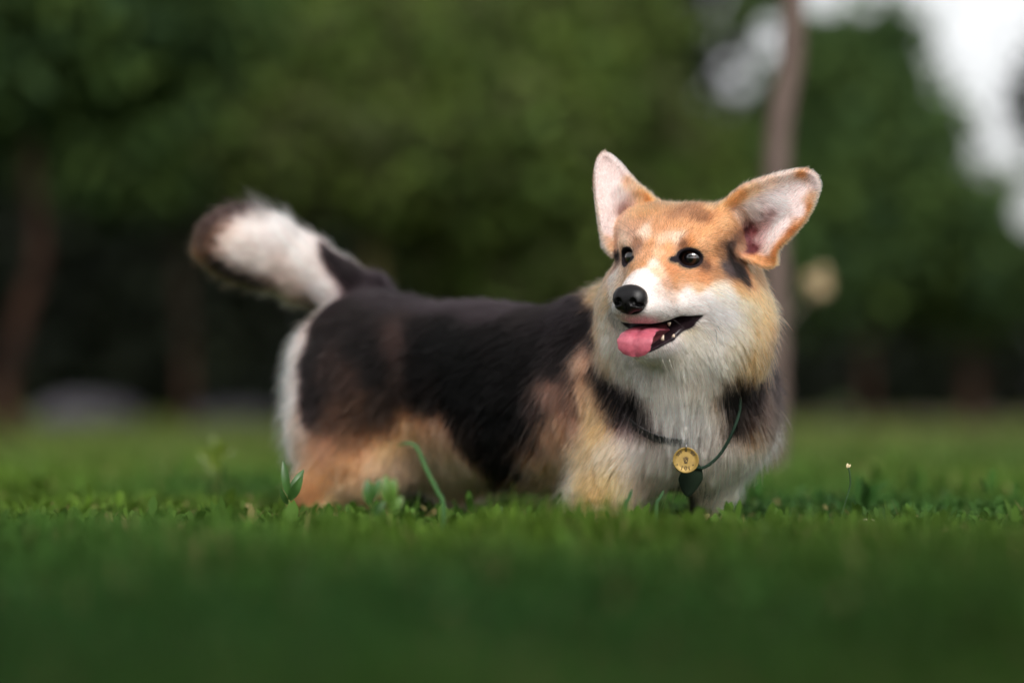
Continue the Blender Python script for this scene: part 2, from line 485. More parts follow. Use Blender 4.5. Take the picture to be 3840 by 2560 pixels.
boulder(880, 14.0, (.30, .2, .09), 'low grey stone under the raised tail left of the rump', 5)
# ------------------------------------------------------------------ the dog: one implicit body on a rectilinear grid
def axis(parts):
    out = [np.arange(a, b, h) for a, b, h in parts]
    return np.concatenate(out)
HX0, HX1 = P(2190, 0, 2.9)[0], P(3100, 0, 2.9)[0]
GX = axis([(-0.48, HX0, 0.003), (HX0, HX1, 0.0017), (HX1, HX1 + 0.03, 0.003)]).astype(np.float32)
GY = axis([(2.77, 3.05, 0.0017), (3.05, 3.56, 0.003)]).astype(np.float32)
GZ = axis([(-0.01, 0.20, 0.003), (0.20, 0.505, 0.0017)]).astype(np.float32)
FLD = np.full((len(GX), len(GY), len(GZ)), 0.25, np.float32)
MARG = 0.03

def box(lo, hi):
    i0, i1 = np.searchsorted(GX, [lo[0], hi[0]]); j0, j1 = np.searchsorted(GY, [lo[1], hi[1]]); k0, k1 = np.searchsorted(GZ, [lo[2], hi[2]])
    return (slice(i0, i1), slice(j0, j1), slice(k0, k1))
def coords(s, o):
    return (GX[s[0]][:, None, None] - np.float32(o[0]), GY[s[1]][None, :, None] - np.float32(o[1]), GZ[s[2]][None, None, :] - np.float32(o[2]))
def smin(a, b, k):
    h = np.maximum(k - np.abs(a - b), 0) / k
    return np.minimum(a, b) - h * h * (k * 0.25)
def smax(a, b, k): return -smin(-a, -b, k)
def apply(s, d, k, op='u'):
    if op == 'u': FLD[s] = smin(FLD[s], d, k)
    else: FLD[s] = smax(FLD[s], -d, k)
def ell_d(X, Y, Z, A, r):
    l = [A[i][0] * X + A[i][1] * Y + A[i][2] * Z for i in range(3)]
    k0 = np.sqrt(sum((l[i] / r[i]) ** 2 for i in range(3))) + 1e-6
    k1 = np.sqrt(sum((l[i] / r[i] ** 2) ** 2 for i in range(3))) + 1e-6
    return (k0 * (k0 - 1) / k1).astype(np.float32)
def ell(c, r, A, k=0.02, op='u'):
    A = np.asarray(A, np.float32); m = MARG + k
    ext = np.sqrt(((A * np.asarray(r)[:, None]) ** 2).sum(0)) + m
    s = box(c - ext, c + ext)
    X, Y, Z = coords(s, c)
    apply(s, ell_d(X, Y, Z, A, [np.float32(q) for q in r]), np.float32(k), op)
def rcone_d(X, Y, Z, ba, r1, r2):
    l2 = float(ba @ ba); rr = r1 - r2; a2 = l2 - rr * rr; il2 = 1.0 / l2
    y = X * ba[0] + Y * ba[1] + Z * ba[2]
    z = y - l2
    x2 = ((X * l2 - ba[0] * y) ** 2 + (Y * l2 - ba[1] * y) ** 2 + (Z * l2 - ba[2] * y) ** 2)
    y2 = y * y * l2; z2 = z * z * l2
    k = math.copysign(1, rr) * rr * rr * x2
    d = (np.sqrt(x2 * a2 * il2) + y * rr) * il2 - r1
    d = np.where(np.sign(z) * a2 * z2 > k, np.sqrt(x2 + z2) * il2 - r2, d)
    d = np.where(np.sign(y) * a2 * y2 < k, np.sqrt(x2 + y2) * il2 - r1, d)
    return d.astype(np.float32)
def rcone(a, b, r1, r2, k=0.02, op='u'):
    m = MARG + k
    lo = np.minimum(a - r1, b - r2) - m; hi = np.maximum(a + r1, b + r2) + m
    s = box(lo, hi); X, Y, Z = coords(s, a)
    apply(s, rcone_d(X, Y, Z, b - a, r1, r2), np.float32(k), op)
def poly_sd(U, V, poly):
    """signed distance to a polygon, broadcast arrays"""
    d = np.full(np.broadcast(U, V).shape, 1e9, np.float32); s = np.ones(d.shape, np.float32)
    n = len(poly)
    for i in range(n):
        a = poly[i]; b = poly[i - 1]
        ex, ey = b[0] - a[0], b[1] - a[1]
        wx, wy = U - a[0], V - a[1]
        t = np.clip((wx * ex + wy * ey) / (ex * ex + ey * ey), 0, 1)
        d = np.minimum(d, (wx - ex * t) ** 2 + (wy - ey * t) ** 2)
        c1 = wy >= 0; c2 = V < b[1]; c3 = ex * wy > ey * wx
        flip = (c1 & c2 & c3) | (~c1 & ~c2 & ~c3)
        s = np.where(flip, -s, s)
    return s * np.sqrt(d)

# body frame: U forward along the spine, V to the dog's right side (towards the camera), W up
_ch, _ru = P(2580, 1500, 3.05), P(1360, 1400, 3.34)
U = _ch - _ru; U[2] = 0; U /= np.linalg.norm(U)
V = np.array([U[1], -U[0], 0]); W = np.array([0, 0, 1.0])
BA = np.array([U, V, W])
def bell(px, py, Y, r, k=0.03): ell(P(px, py, Y), r, BA, k)
def bcone(a, b, r1, r2, k=0.02): rcone(P(*a), P(*b), r1, r2, k)
# torso
bell(1410, 1385, 3.33, (.112, .090, .104))
bell(1750, 1420, 3.24, (.20, .092, .100), .05)
bell(2180, 1468, 3.14, (.17, .098, .104), .04)
bell(2550, 1575, 3.06, (.100, .096, .072), .03)
bell(2400, 1330, 3.09, (.09, .075, .07), .04)
bcone((2250, 1330, 3.12), (2560, 1180, 3.02), .070, .070, .04)
bcone((2585, 1280, 2.995), (2585, 1520, 3.035), .082, .082, .03)
bell(2725, 1490, 3.11, (.055, .05, .082), .03)
bell(1690, 1600, 3.275, (.105, .05, .076), .03)
bell(1930, 1550, 3.19, (.17, .070, .070), .04)
# near thigh, leg and foot
bell(1310, 1570, 3.275, (.078, .048, .102), .03)
bell(1450, 1560, 3.27, (.07, .045, .09), .03)
bcone((1330, 1740, 3.26), (1190, 1850, 3.26), .048, .026, .02)
bcone((1190, 1850, 3.26), (1245, 2020, 3.24), .024, .018, .02)
bcone((1245, 2025, 3.24), (1300, 2040, 3.21), .020, .016, .012)
# far hind leg
bell(1560, 1600, 3.39, (.085, .045, .09), .03)
bcone((1640, 1720, 3.39), (1690, 1850, 3.40), .046, .028, .02)
bcone((1690, 1850, 3.40), (1640, 2010, 3.40), .026, .019, .02)
bcone((1640, 2015, 3.40), (1690, 2025, 3.38), .020, .016, .012)
# near shoulder, foreleg, foot
bell(2310, 1570, 3.05, (.075, .042, .095), .03)
bcone((2310, 1690, 3.03), (2250, 1850, 3.02), .044, .027, .02)
bcone((2250, 1850, 3.02), (2235, 2030, 3.01), .025, .020, .02)
bcone((2235, 2035, 3.01), (2290, 2045, 2.985), .023, .018, .012)
# far foreleg
bcone((2700, 1620, 3.10), (2665, 1830, 3.11), .038, .021, .02)
bcone((2665, 1830, 3.11), (2640, 2020, 3.11), .021, .018, .02)
bcone((2640, 2025, 3.11), (2680, 2035, 3.085), .022, .018, .012)
ell(P(2575, 1850, 2.985), (.014, .07, .034), BA, .012, 'c')
# tail
TAIL = [(1390, 1130, 3.385, .034), (1270, 1078, 3.39, .031), (1150, 1008, 3.385, .034), (1020, 950, 3.375, .037), (915, 915, 3.365, .037), (860, 908, 3.36, .031)]
for a, b in zip(TAIL[:-1], TAIL[1:]):
    rcone(P(*a[:3]), P(*b[:3]), a[3], b[3], .018)

# head frame (millimetres): a = towards the dog's left, b = towards the nose, c = up; origin midway between the eyes
PSI = math.radians(29.5)
HB = np.array([-math.sin(PSI), -math.cos(PSI), -0.03]); HB /= np.linalg.norm(HB)
HA = np.array([math.cos(PSI), -math.sin(PSI), -0.045]); HA -= HB * (HA @ HB); HA /= np.linalg.norm(HA)
HC = np.cross(HA, HB); HC = HC if HC[2] > 0 else -HC
HR = np.array([HA, HB, HC])
HO = P(2478, 957, 2.92)
def H(a, b, c): return HO + (a * HA + b * HB + c * HC) * 0.001
def hell(a, b, c, r, k=.015, op='u'): ell(H(a, b, c), np.array(r) * .001, HR, k, op)
def hcone(p, q, r1, r2, k=.015): rcone(H(*p), H(*q), r1 * .001, r2 * .001, k)
hell(0, -50, 8, (74, 62, 53))
hell(0, -72, -82, (101, 56, 76), .03)
hell(0, -100, -40, (70, 60, 70), .03)
for s in (1, -1):
    hell(s * 40, -46, 34, (36, 34, 24), .02)
    hell(s * 68, -82, -60, (25, 36, 58), .03)
    hell(s * 68, -54, -88, (27, 32, 50), .03)
hell(0, -14, -26, (54, 42, 40), .02)
for s in (1, -1):
    hell(s * 32, -14, 14, (26, 22, 18), .015)
    hell(s * 50, -44, -48, (40, 44, 42), .025)
    hell(s * 38, -14, -58, (22, 34, 24), .02)
hcone((0, 0, -22), (0, 56, -54), 34, 25, .018)
for s in (1, -1):
    hell(s * 15, 34, -64, (22, 42, 19), .012)
hcone((0, -14, -94), (0, 44, -106), 32, 17, .010)
hcone((0, -50, -104), (0, -95, -150), 52, 62, .04)

# mouth: a wedge cut 12 mm deep into the shell of the muzzle
MOUTH = [(5, -72), (17, -74), (42, -81), (60, -86), (110, -88), (110, -120), (60, -116), (40, -109), (19, -99), (8, -86)]
hs = box(H(0, 10, -90) - .085, H(0, 10, -90) + .085)
X, Y, Z = coords(hs, HO)
LB = (X * HB[0] + Y * HB[1] + Z * HB[2]) * 1000; LC = (X * HC[0] + Y * HC[1] + Z * HC[2]) * 1000
pd = poly_sd(LB, LC, MOUTH) * .001
carve = np.maximum(pd, -(FLD[hs] + .010))
FLD[hs] = smax(FLD[hs], -carve, .003)
# eye sockets

for s in (1, -1):
    yaw = math.radians(24) * s
    oa = HA * math.cos(yaw) - HB * math.sin(yaw); ob = HB * math.cos(yaw) + HA * math.sin(yaw)
    A = np.array([oa, ob, HC])
    ell(H(s * 40.0, 4, -3.0), (.0132, .018, .0093), A, .003, 'c')

FLD0 = FLD.copy()
# ears: curved shells with an outline, a thickness and a cup
def ear(poly, y0, tilt, cup, pit, th=.0032, k=.010):
    """poly in photo directions; y0 distance at the first point; tilt = dY per px; cup = forward curl of the edges; pit = (px,py,rad,depth)"""
    pts = smooth_path(list(poly) + [poly[0]], 4)[:-1]
    cx, cy = pts.mean(0)
    W3 = np.array([P(p[0], p[1], y0) for p in pts])
    s = box(W3.min(0) - [.03, .075, .03], W3.max(0) + [.03, .075, .03])
    X = GX[s[0]][:, None, None]; Yc = GY[s[1]][None, :, None]; Z = GZ[s[2]][None, None, :]
    X2, Z2 = X[:, 0, :], Z[:, 0, :]
    X2, Z2 = np.broadcast_arrays(X2, Z2)
    sd = poly_sd(X2, Z2, W3[:, [0, 2]])
    pxx = 1920 + X2 / y0 * F; pyy = 1510 - (Z2 - CAM_H) / y0 * F
    ys = y0 + tilt[0] * (pxx - cx) + tilt[1] * (pyy - cy)
    ys = ys - cup * np.exp(-np.maximum(-sd, 0) / .012) + 0.5 * cup
    for (qx, qy, rad, dep) in pit:
        ys = ys + dep * np.exp(-((pxx - qx) ** 2 + (pyy - qy) ** 2) / rad ** 2)
    sl = np.abs(Yc - ys[:, None, :]) * .8 - th
    d = smax(sl.astype(np.float32), np.broadcast_to(sd[:, None, :], sl.shape).astype(np.float32), np.float32(.004))
    FLD[s] = smin(FLD[s], d, np.float32(k))
EAR_R = [(2700, 775), (2740, 738), (2792, 700), (2875, 668), (2950, 648), (3010, 642), (3052, 665), (3063, 710), (3045, 765), (3008, 835), (2955, 895), (2915, 935), (2905, 990), (2860, 1000), (2790, 960), (2740, 890), (2710, 830)]
EAR_L = [(2268, 578), (2295, 590), (2335, 628), (2385, 690), (2440, 738), (2470, 790), (2430, 850), (2370, 930), (2310, 955), (2272, 930), (2256, 880), (2240, 800), (2228, 700), (2232, 625), (2248, 588)]
ear(EAR_R, 2.915, (-.00006, .00002), .016, [(2800, 885, 75, .022)], k=.016)
ear(EAR_L, 2.985, (.00010, .00002), .012, [(2380, 850, 60, .016)], k=.016)

# ---- surface nets on the rectilinear grid
def surface_nets(Fd, gx, gy, gz):
    neg = Fd < 0
    nx, ny, nz = Fd.shape
    cnt = np.zeros((nx - 1, ny - 1, nz - 1), np.int8)
    for dx in (0, 1):
        for dy in (0, 1):
            for dz in (0, 1):
                cnt += neg[dx:nx - 1 + dx, dy:ny - 1 + dy, dz:nz - 1 + dz]
    act = (cnt > 0) & (cnt < 8)
    idx = np.argwhere(act)
    vid = np.full(act.shape, -1, np.int32); vid[act] = np.arange(len(idx))
    i, j, k = idx.T
    acc = np.zeros((len(idx), 3)); n = np.zeros(len(idx))
    c = {}
    for dx in (0, 1):
        for dy in (0, 1):
            for dz in (0, 1):
                c[dx, dy, dz] = Fd[i + dx, j + dy, k + dz]
    E = [((0, 0, 0), (1, 0, 0)), ((0, 1, 0), (1, 1, 0)), ((0, 0, 1), (1, 0, 1)), ((0, 1, 1), (1, 1, 1)),
         ((0, 0, 0), (0, 1, 0)), ((1, 0, 0), (1, 1, 0)), ((0, 0, 1), (0, 1, 1)), ((1, 0, 1), (1, 1, 1)),
         ((0, 0, 0), (0, 0, 1)), ((1, 0, 0), (1, 0, 1)), ((0, 1, 0), (0, 1, 1)), ((1, 1, 0), (1, 1, 1))]
    for a, b in E:
        fa, fb = c[a], c[b]
        m = (fa < 0) != (fb < 0)
        t = np.where(m, fa / np.where(m, fa - fb, 1), 0)
        p = np.array(a)[None] + t[:, None] * (np.array(b) - np.array(a))[None]
        acc += p * m[:, None]; n += m
    q = acc / n[:, None]
    Vt = np.stack([gx[i] + q[:, 0] * (gx[i + 1] - gx[i]), gy[j] + q[:, 1] * (gy[j + 1] - gy[j]), gz[k] + q[:, 2] * (gz[k + 1] - gz[k])], 1)
    Fs = []
    def quads(e, mk):
        a = np.argwhere(e)
        return a
    # x edges
    e = neg[:-1, 1:-1, 1:-1] != neg[1:, 1:-1, 1:-1]; a = np.argwhere(e); x, y, z = a[:, 0], a[:, 1] + 1, a[:, 2] + 1
    f = np.stack([vid[x, y - 1, z - 1], vid[x, y, z - 1], vid[x, y, z], vid[x, y - 1, z]], 1)
    fl = ~neg[x, y, z]; f[fl] = f[fl][:, ::-1]; Fs.append(f)
    e = neg[1:-1, :-1, 1:-1] != neg[1:-1, 1:, 1:-1]; a = np.argwhere(e); x, y, z = a[:, 0] + 1, a[:, 1], a[:, 2] + 1
    f = np.stack([vid[x - 1, y, z - 1], vid[x - 1, y, z], vid[x, y, z], vid[x, y, z - 1]], 1)
    fl = ~neg[x, y, z]; f[fl] = f[fl][:, ::-1]; Fs.append(f)
    e = neg[1:-1, 1:-1, :-1] != neg[1:-1, 1:-1, 1:]; a = np.argwhere(e); x, y, z = a[:, 0] + 1, a[:, 1] + 1, a[:, 2]
    f = np.stack([vid[x - 1, y - 1, z], vid[x, y - 1, z], vid[x, y, z], vid[x - 1, y, z]], 1)
    fl = ~neg[x, y, z]; f[fl] = f[fl][:, ::-1]; Fs.append(f)
    return Vt, np.concatenate(Fs)
BV, BF = surface_nets(FLD, GX, GY, GZ)
# keep the largest connected piece only
def main_piece(Vt, Fc):
    lab = np.arange(len(Vt))
    for _ in range(400):
        m = lab[Fc].min(1)
        new = lab.copy()
        np.minimum.at(new, Fc.ravel(), np.repeat(m, 4))
        new = new[new]
        if (new == lab).all(): break
        lab = new
    u, c = np.unique(lab, return_counts=True)
    keep = lab == u[c.argmax()]
    if keep.all(): return Vt, Fc
    mp = np.cumsum(keep) - 1
    return Vt[keep], mp[Fc[keep[Fc].all(1)]]
BV, BF = main_piece(BV, BF)
def sample_field(p, FLD=None):
    FLD = globals()["FLD"] if FLD is None else FLD
    """trilinear value of the field at points p (n,3)"""
    out = []
    for g, q in ((GX, p[:, 0]), (GY, p[:, 1]), (GZ, p[:, 2])):
        i = np.clip(np.searchsorted(g, q) - 1, 0, len(g) - 2)
        out.append((i, np.clip((q - g[i]) / (g[i + 1] - g[i]), 0, 1)))
    (i, a), (j, b), (k, c) = out
    v = 0
    for dx in (0, 1):
        for dy in (0, 1):
            for dz in (0, 1):
                v = v + FLD[i + dx, j + dy, k + dz] * (a if dx else 1 - a) * (b if dy else 1 - b) * (c if dz else 1 - c)
    return v
def grad_field(p, h=.003):
    g = np.stack([sample_field(p + np.eye(3)[i] * h) - sample_field(p - np.eye(3)[i] * h) for i in range(3)], 1)
    return g / (np.linalg.norm(g, axis=1, keepdims=True) + 1e-9)
BN = grad_field(BV, .0025)
# ------------------------------------------------------------------ coat pattern, with some shade and sheen painted in: colour, length, lie and lift of the fur at places on the body
# each row: x, y (place on the near side), (r, g, b), length mm, lie angle (0 = right, 90 = down), lift
def C1(*r): return [(x / 1.7419 + 2100, y / 1.7422 + 500, c, l, a, f) for x, y, c, l, a, f in r]
def C2(*r): return [(x / 1.845 + 2100, y / 1.845 + 1200, c, l, a, f) for x, y, c, l, a, f in r]
def C3(*r): return [(x / 2.24 + 650, y / 2.24 + 700, c, l, a, f) for x, y, c, l, a, f in r]
def C4(*r): return [(x / 1.6504 + 950, y / 1.6504 + 1100, c, l, a, f) for x, y, c, l, a, f in r]
O = (200, 145, 94); OD = (184, 122, 72); LO = (216, 170, 130); Wh = (226, 218, 214); Cr = (214, 198, 180); DK = (44, 38, 42); TD = (150, 108, 70)
WP = (226, 210, 208); PK = (116, 72, 76); BL = (30, 26, 28)
HEAD = C1(
 (700, 470, (190, 138, 92), 9, -92, .5), (860, 490, (158, 112, 74), 9, -80, .5), (560, 520, O, 8, -110, .4), (1000, 490, O, 9, -60, .5), (930, 540, (150, 108, 72), 8, -65, .4),
 (780, 600, O, 7, -85, .3), (650, 600, (196, 140, 92), 7, -92, .3), (780, 530, (170, 122, 82), 7, -88, .3), (900, 620, O, 7, -60, .3), (1030, 640, O, 8, -30, .3), (500, 600, (196, 146, 108), 6, -120, .3),
 (545, 655, (220, 188, 160), 6, -105, .3), (765, 680, (222, 192, 166), 6, -80, .3), (515, 700, (156, 116, 88), 5, -125, .3), (808, 712, (150, 112, 84), 5, -50, .3),
 (662, 700, (212, 176, 144), 5, -90, .2), (645, 780, (208, 168, 130), 5, -88, .2), (612, 850, (224, 204, 188), 4, -75, .2), (540, 920, Wh, 4, -50, .15), (480, 960, Wh, 4, -50, .15), (600, 950, Wh, 4, -45, .15), (640, 905, (214, 180, 150), 4, -45, .15), (560, 1000, Wh, 4, -30, .15),
 (600, 720, O, 5, -95, .2), (700, 740, O, 5, -80, .2), (725, 860, (196, 136, 88), 5, -45, .2), (680, 830, (200, 146, 100), 5, -60, .2), (570, 800, (204, 150, 104), 5, -100, .2), (540, 850, O, 4, -110, .2), (455, 905, O, 4, -150, .2), (405, 930, (214, 178, 146), 5, 170, .2), (350, 950, (220, 198, 180), 7, 150, .2),
 (760, 950, O, 5, -10, .2), (850, 935, O, 6, 5, .2), (940, 950, (190, 130, 76), 7, 15, .2), (900, 1005, (196, 156, 114), 7, 15, .2), (790, 990, (204, 160, 124), 6, 5, .2), (700, 985, (206, 168, 142), 5, -15, .2), (660, 1030, (222, 206, 196), 4, -15, .15), (640, 1100, Wh, 4, 5, .15), (720, 1060, (214, 192, 178), 5, 5, .2), (700, 1130, Wh, 4, 10, .2), (830, 1045, Wh, 8, 15, .25), (960, 1075, Wh, 11, 20, .25), (1040, 1030, (206, 192, 168), 13, 25, .3), (1100, 1090, (212, 200, 182), 15, 30, .3),
 (960, 760, (204, 148, 96), 7, 0, .25), (1000, 830, O, 8, 15, .25), (1015, 905, (160, 114, 70), 9, 20, .25), (965, 860, (120, 82, 56), 5, 10, .2), (900, 720, (212, 160, 112), 6, -25, .25), (860, 690, O, 6, -50, .25),
 (1110, 720, (90, 74, 66), 9, 70, .3), (1100, 800, (46, 40, 44), 10, 60, .3), (1140, 870, (42, 38, 42), 12, 60, .3), (1180, 930, (40, 34, 38), 13, 60, .3), (1085, 870, (84, 76, 78), 11, 45, .3), (1205, 965, (46, 38, 38), 14, 60, .3), (1055, 790, (160, 118, 80), 9, 30, .3), (1165, 770, (140, 104, 72), 9, 70, .3), (1090, 660, (186, 132, 84), 8, 50, .3),
 (1060, 600, O, 8, -10, .3), (1230, 860, O, 12, 80, .3), (1300, 900, OD, 12, 60, .3), (1250, 970, OD, 15, 75, .3), (1350, 870, O, 10, 20, .4), (1330, 960, OD, 14, 80, .4), (1400, 890, (210, 156, 108), 9, 10, .6), (1300, 1050, (206, 150, 98), 20, 70, .4), (1385, 1060, (210, 152, 100), 22, 60, .5), (1230, 1050, O, 18, 60, .35), (1180, 1010, (176, 130, 82), 16, 50, .3),
 (1200, 1110, (210, 184, 150), 20, 50, .35), (1260, 1160, (208, 166, 124), 24, 55, .4), (1330, 1180, (206, 146, 92), 26, 55, .5), (1395, 1200, (206, 150, 98), 28, 50, .6), (1100, 1200, Wh, 18, 40, .35), (1000, 1150, Wh, 13, 30, .3), (1180, 1260, (210, 186, 158), 26, 55, .4), (1280, 1290, (202, 154, 110), 24, 62, .5), (1370, 1330, (202, 150, 104), 25, 60, .6), (1050, 1300, (218, 206, 190), 22, 50, .35), (1150, 1400, (202, 178, 148), 22, 70, .4), (1270, 1420, (198, 150, 104), 28, 75, .5), (1340, 1460, (190, 138, 90), 30, 68, .6), (1000, 1400, (208, 198, 178), 26, 65, .4), (900, 1380, (200, 192, 168), 20, 60, .35), (760, 1480, (206, 198, 176), 22, 80, .4), (1350, 1400, (190, 140, 96), 27, 60, .6),
 (560, 1050, Wh, 3.5, 0, .15), (600, 1150, Wh, 4, 20, .2), (560, 1200, (214, 206, 202), 3.5, 40, .2), (640, 1200, Wh, 4, 30, .2), (750, 1180, Wh, 5, 25, .2), (850, 1130, Wh, 7, 20, .2), (380, 1180, Wh, 4, 120, .2), (370, 1225, (196, 186, 180), 3.5, 110, .2), (880, 1100, Wh, 8, 20, .2),
 (500, 1480, (190, 184, 168), 7, 90, .5), (620, 1430, Wh, 8, 60, .4), (700, 1400, Wh, 9, 50, .35), (560, 1500, (206, 198, 182), 9, 90, .4),
 (378, 805, (50, 42, 42), 7, 110, .2), (368, 860, (140, 100, 74), 8, 110, .2), (335, 900, (206, 150, 104), 9, 115, .25), (345, 1000, (218, 182, 150), 10, 120, .25), (305, 1050, (208, 154, 106), 12, 120, .3), (270, 1150, (208, 152, 106), 14, 115, .35), (300, 1250, (214, 180, 150), 20, 120, .4), (260, 1300, (206, 150, 106), 18, 115, .35), (330, 1350, (216, 192, 170), 24, 115, .45), (280, 1450, (206, 164, 128), 26, 108, .4), (340, 1500, (204, 160, 122), 24, 110, .5), (400, 1540, (210, 188, 168), 22, 100, .5), (550, 1560, (214, 202, 188), 25, 92, .5),
 (425, 885, (200, 144, 100), 4, 160, .2), (430, 700, (216, 174, 142), 5, -140, .25), (465, 655, (186, 146, 120), 5, -120, .3), (395, 740, (206, 160, 124), 5, 180, .25), (345, 800, (210, 166, 132), 7, 110, .3),
)
EARS = C1(
 (290, 180, WP, 4.5, -95, .35), (255, 300, WP, 4.5, -115, .4), (350, 300, WP, 5, -85, .4), (300, 450, WP, 5, -100, .35), (280, 600, WP, 6, -110, .35), (340, 620, WP, 7, -120, .3), (240, 520, (222, 190, 170), 5, -150, .5), (265, 690, (214, 170, 140), 6, 170, .5),
 (400, 230, WP, 5, -60, .5), (455, 320, (222, 186, 160), 6, -50, .5), (540, 360, (206, 156, 112), 7, -50, .5), (600, 420, O, 9, -60, .5), (520, 440, (212, 168, 130), 9, -70, .4), (400, 420, (208, 190, 188), 14, -100, .4), (430, 480, (150, 122, 118), 12, -110, .3), (470, 450, (190, 164, 154), 14, -80, .4), (300, 720, (220, 182, 160), 8, 150, .35), (335, 745, LO, 8, 140, .35), (480, 540, (150, 110, 84), 8, -100, .3), (400, 600, (196, 160, 150), 12, -140, .3),
 (1100, 440, O, 10, -70, .5), (1180, 400, (206, 150, 98), 8, -60, .5), (1250, 365, (214, 176, 142), 7, -65, .5), (1350, 310, (222, 194, 176), 6, -65, .5), (1480, 262, (224, 204, 194), 6, -65, .5), (1590, 262, (206, 152, 104), 5, -60, .45), (1635, 270, WP, 6, -45, .5), (1680, 330, WP, 6, 0, .5), (1665, 420, (218, 180, 150), 6, 20, .5), (1640, 490, (204, 148, 96), 6, 30, .5), (1590, 585, O, 6, 35, .5), (1520, 665, (188, 134, 84), 6, 40, .5), (1440, 725, O, 7, 45, .5), (1405, 800, O, 8, 30, .5),
 (1500, 400, WP, 6, -30, .3), (1400, 440, (214, 196, 196), 13, 20, .4), (1570, 500, WP, 5, -30, .3), (1560, 350, WP, 5, -40, .3), (1450, 600, WP, 7, -40, .3), (1400, 690, WP, 9, -40, .35), (1350, 770, (216, 196, 190), 9, -40, .4), (1310, 460, (204, 182, 180), 17, 30, .5), (1240, 470, (200, 176, 168), 18, 15, .5), (1180, 520, (186, 148, 126), 14, 90, .4), (1350, 500, (150, 120, 118), 10, 30, .3), (1150, 600, (160, 114, 80), 9, 100, .3), (1225, 620, PK, 3, 60, .2), (1220, 690, PK, 2.5, 60, .2), (1255, 750, PK, 2.5, 60, .2), (1265, 640, (160, 96, 102), 3, 0, .2), (1310, 590, (206, 172, 172), 9, -20, .35), (1300, 680, (210, 184, 184), 10, -40, .4), (1340, 825, O, 9, 30, .4), (1280, 830, O, 9, 50, .3),
)
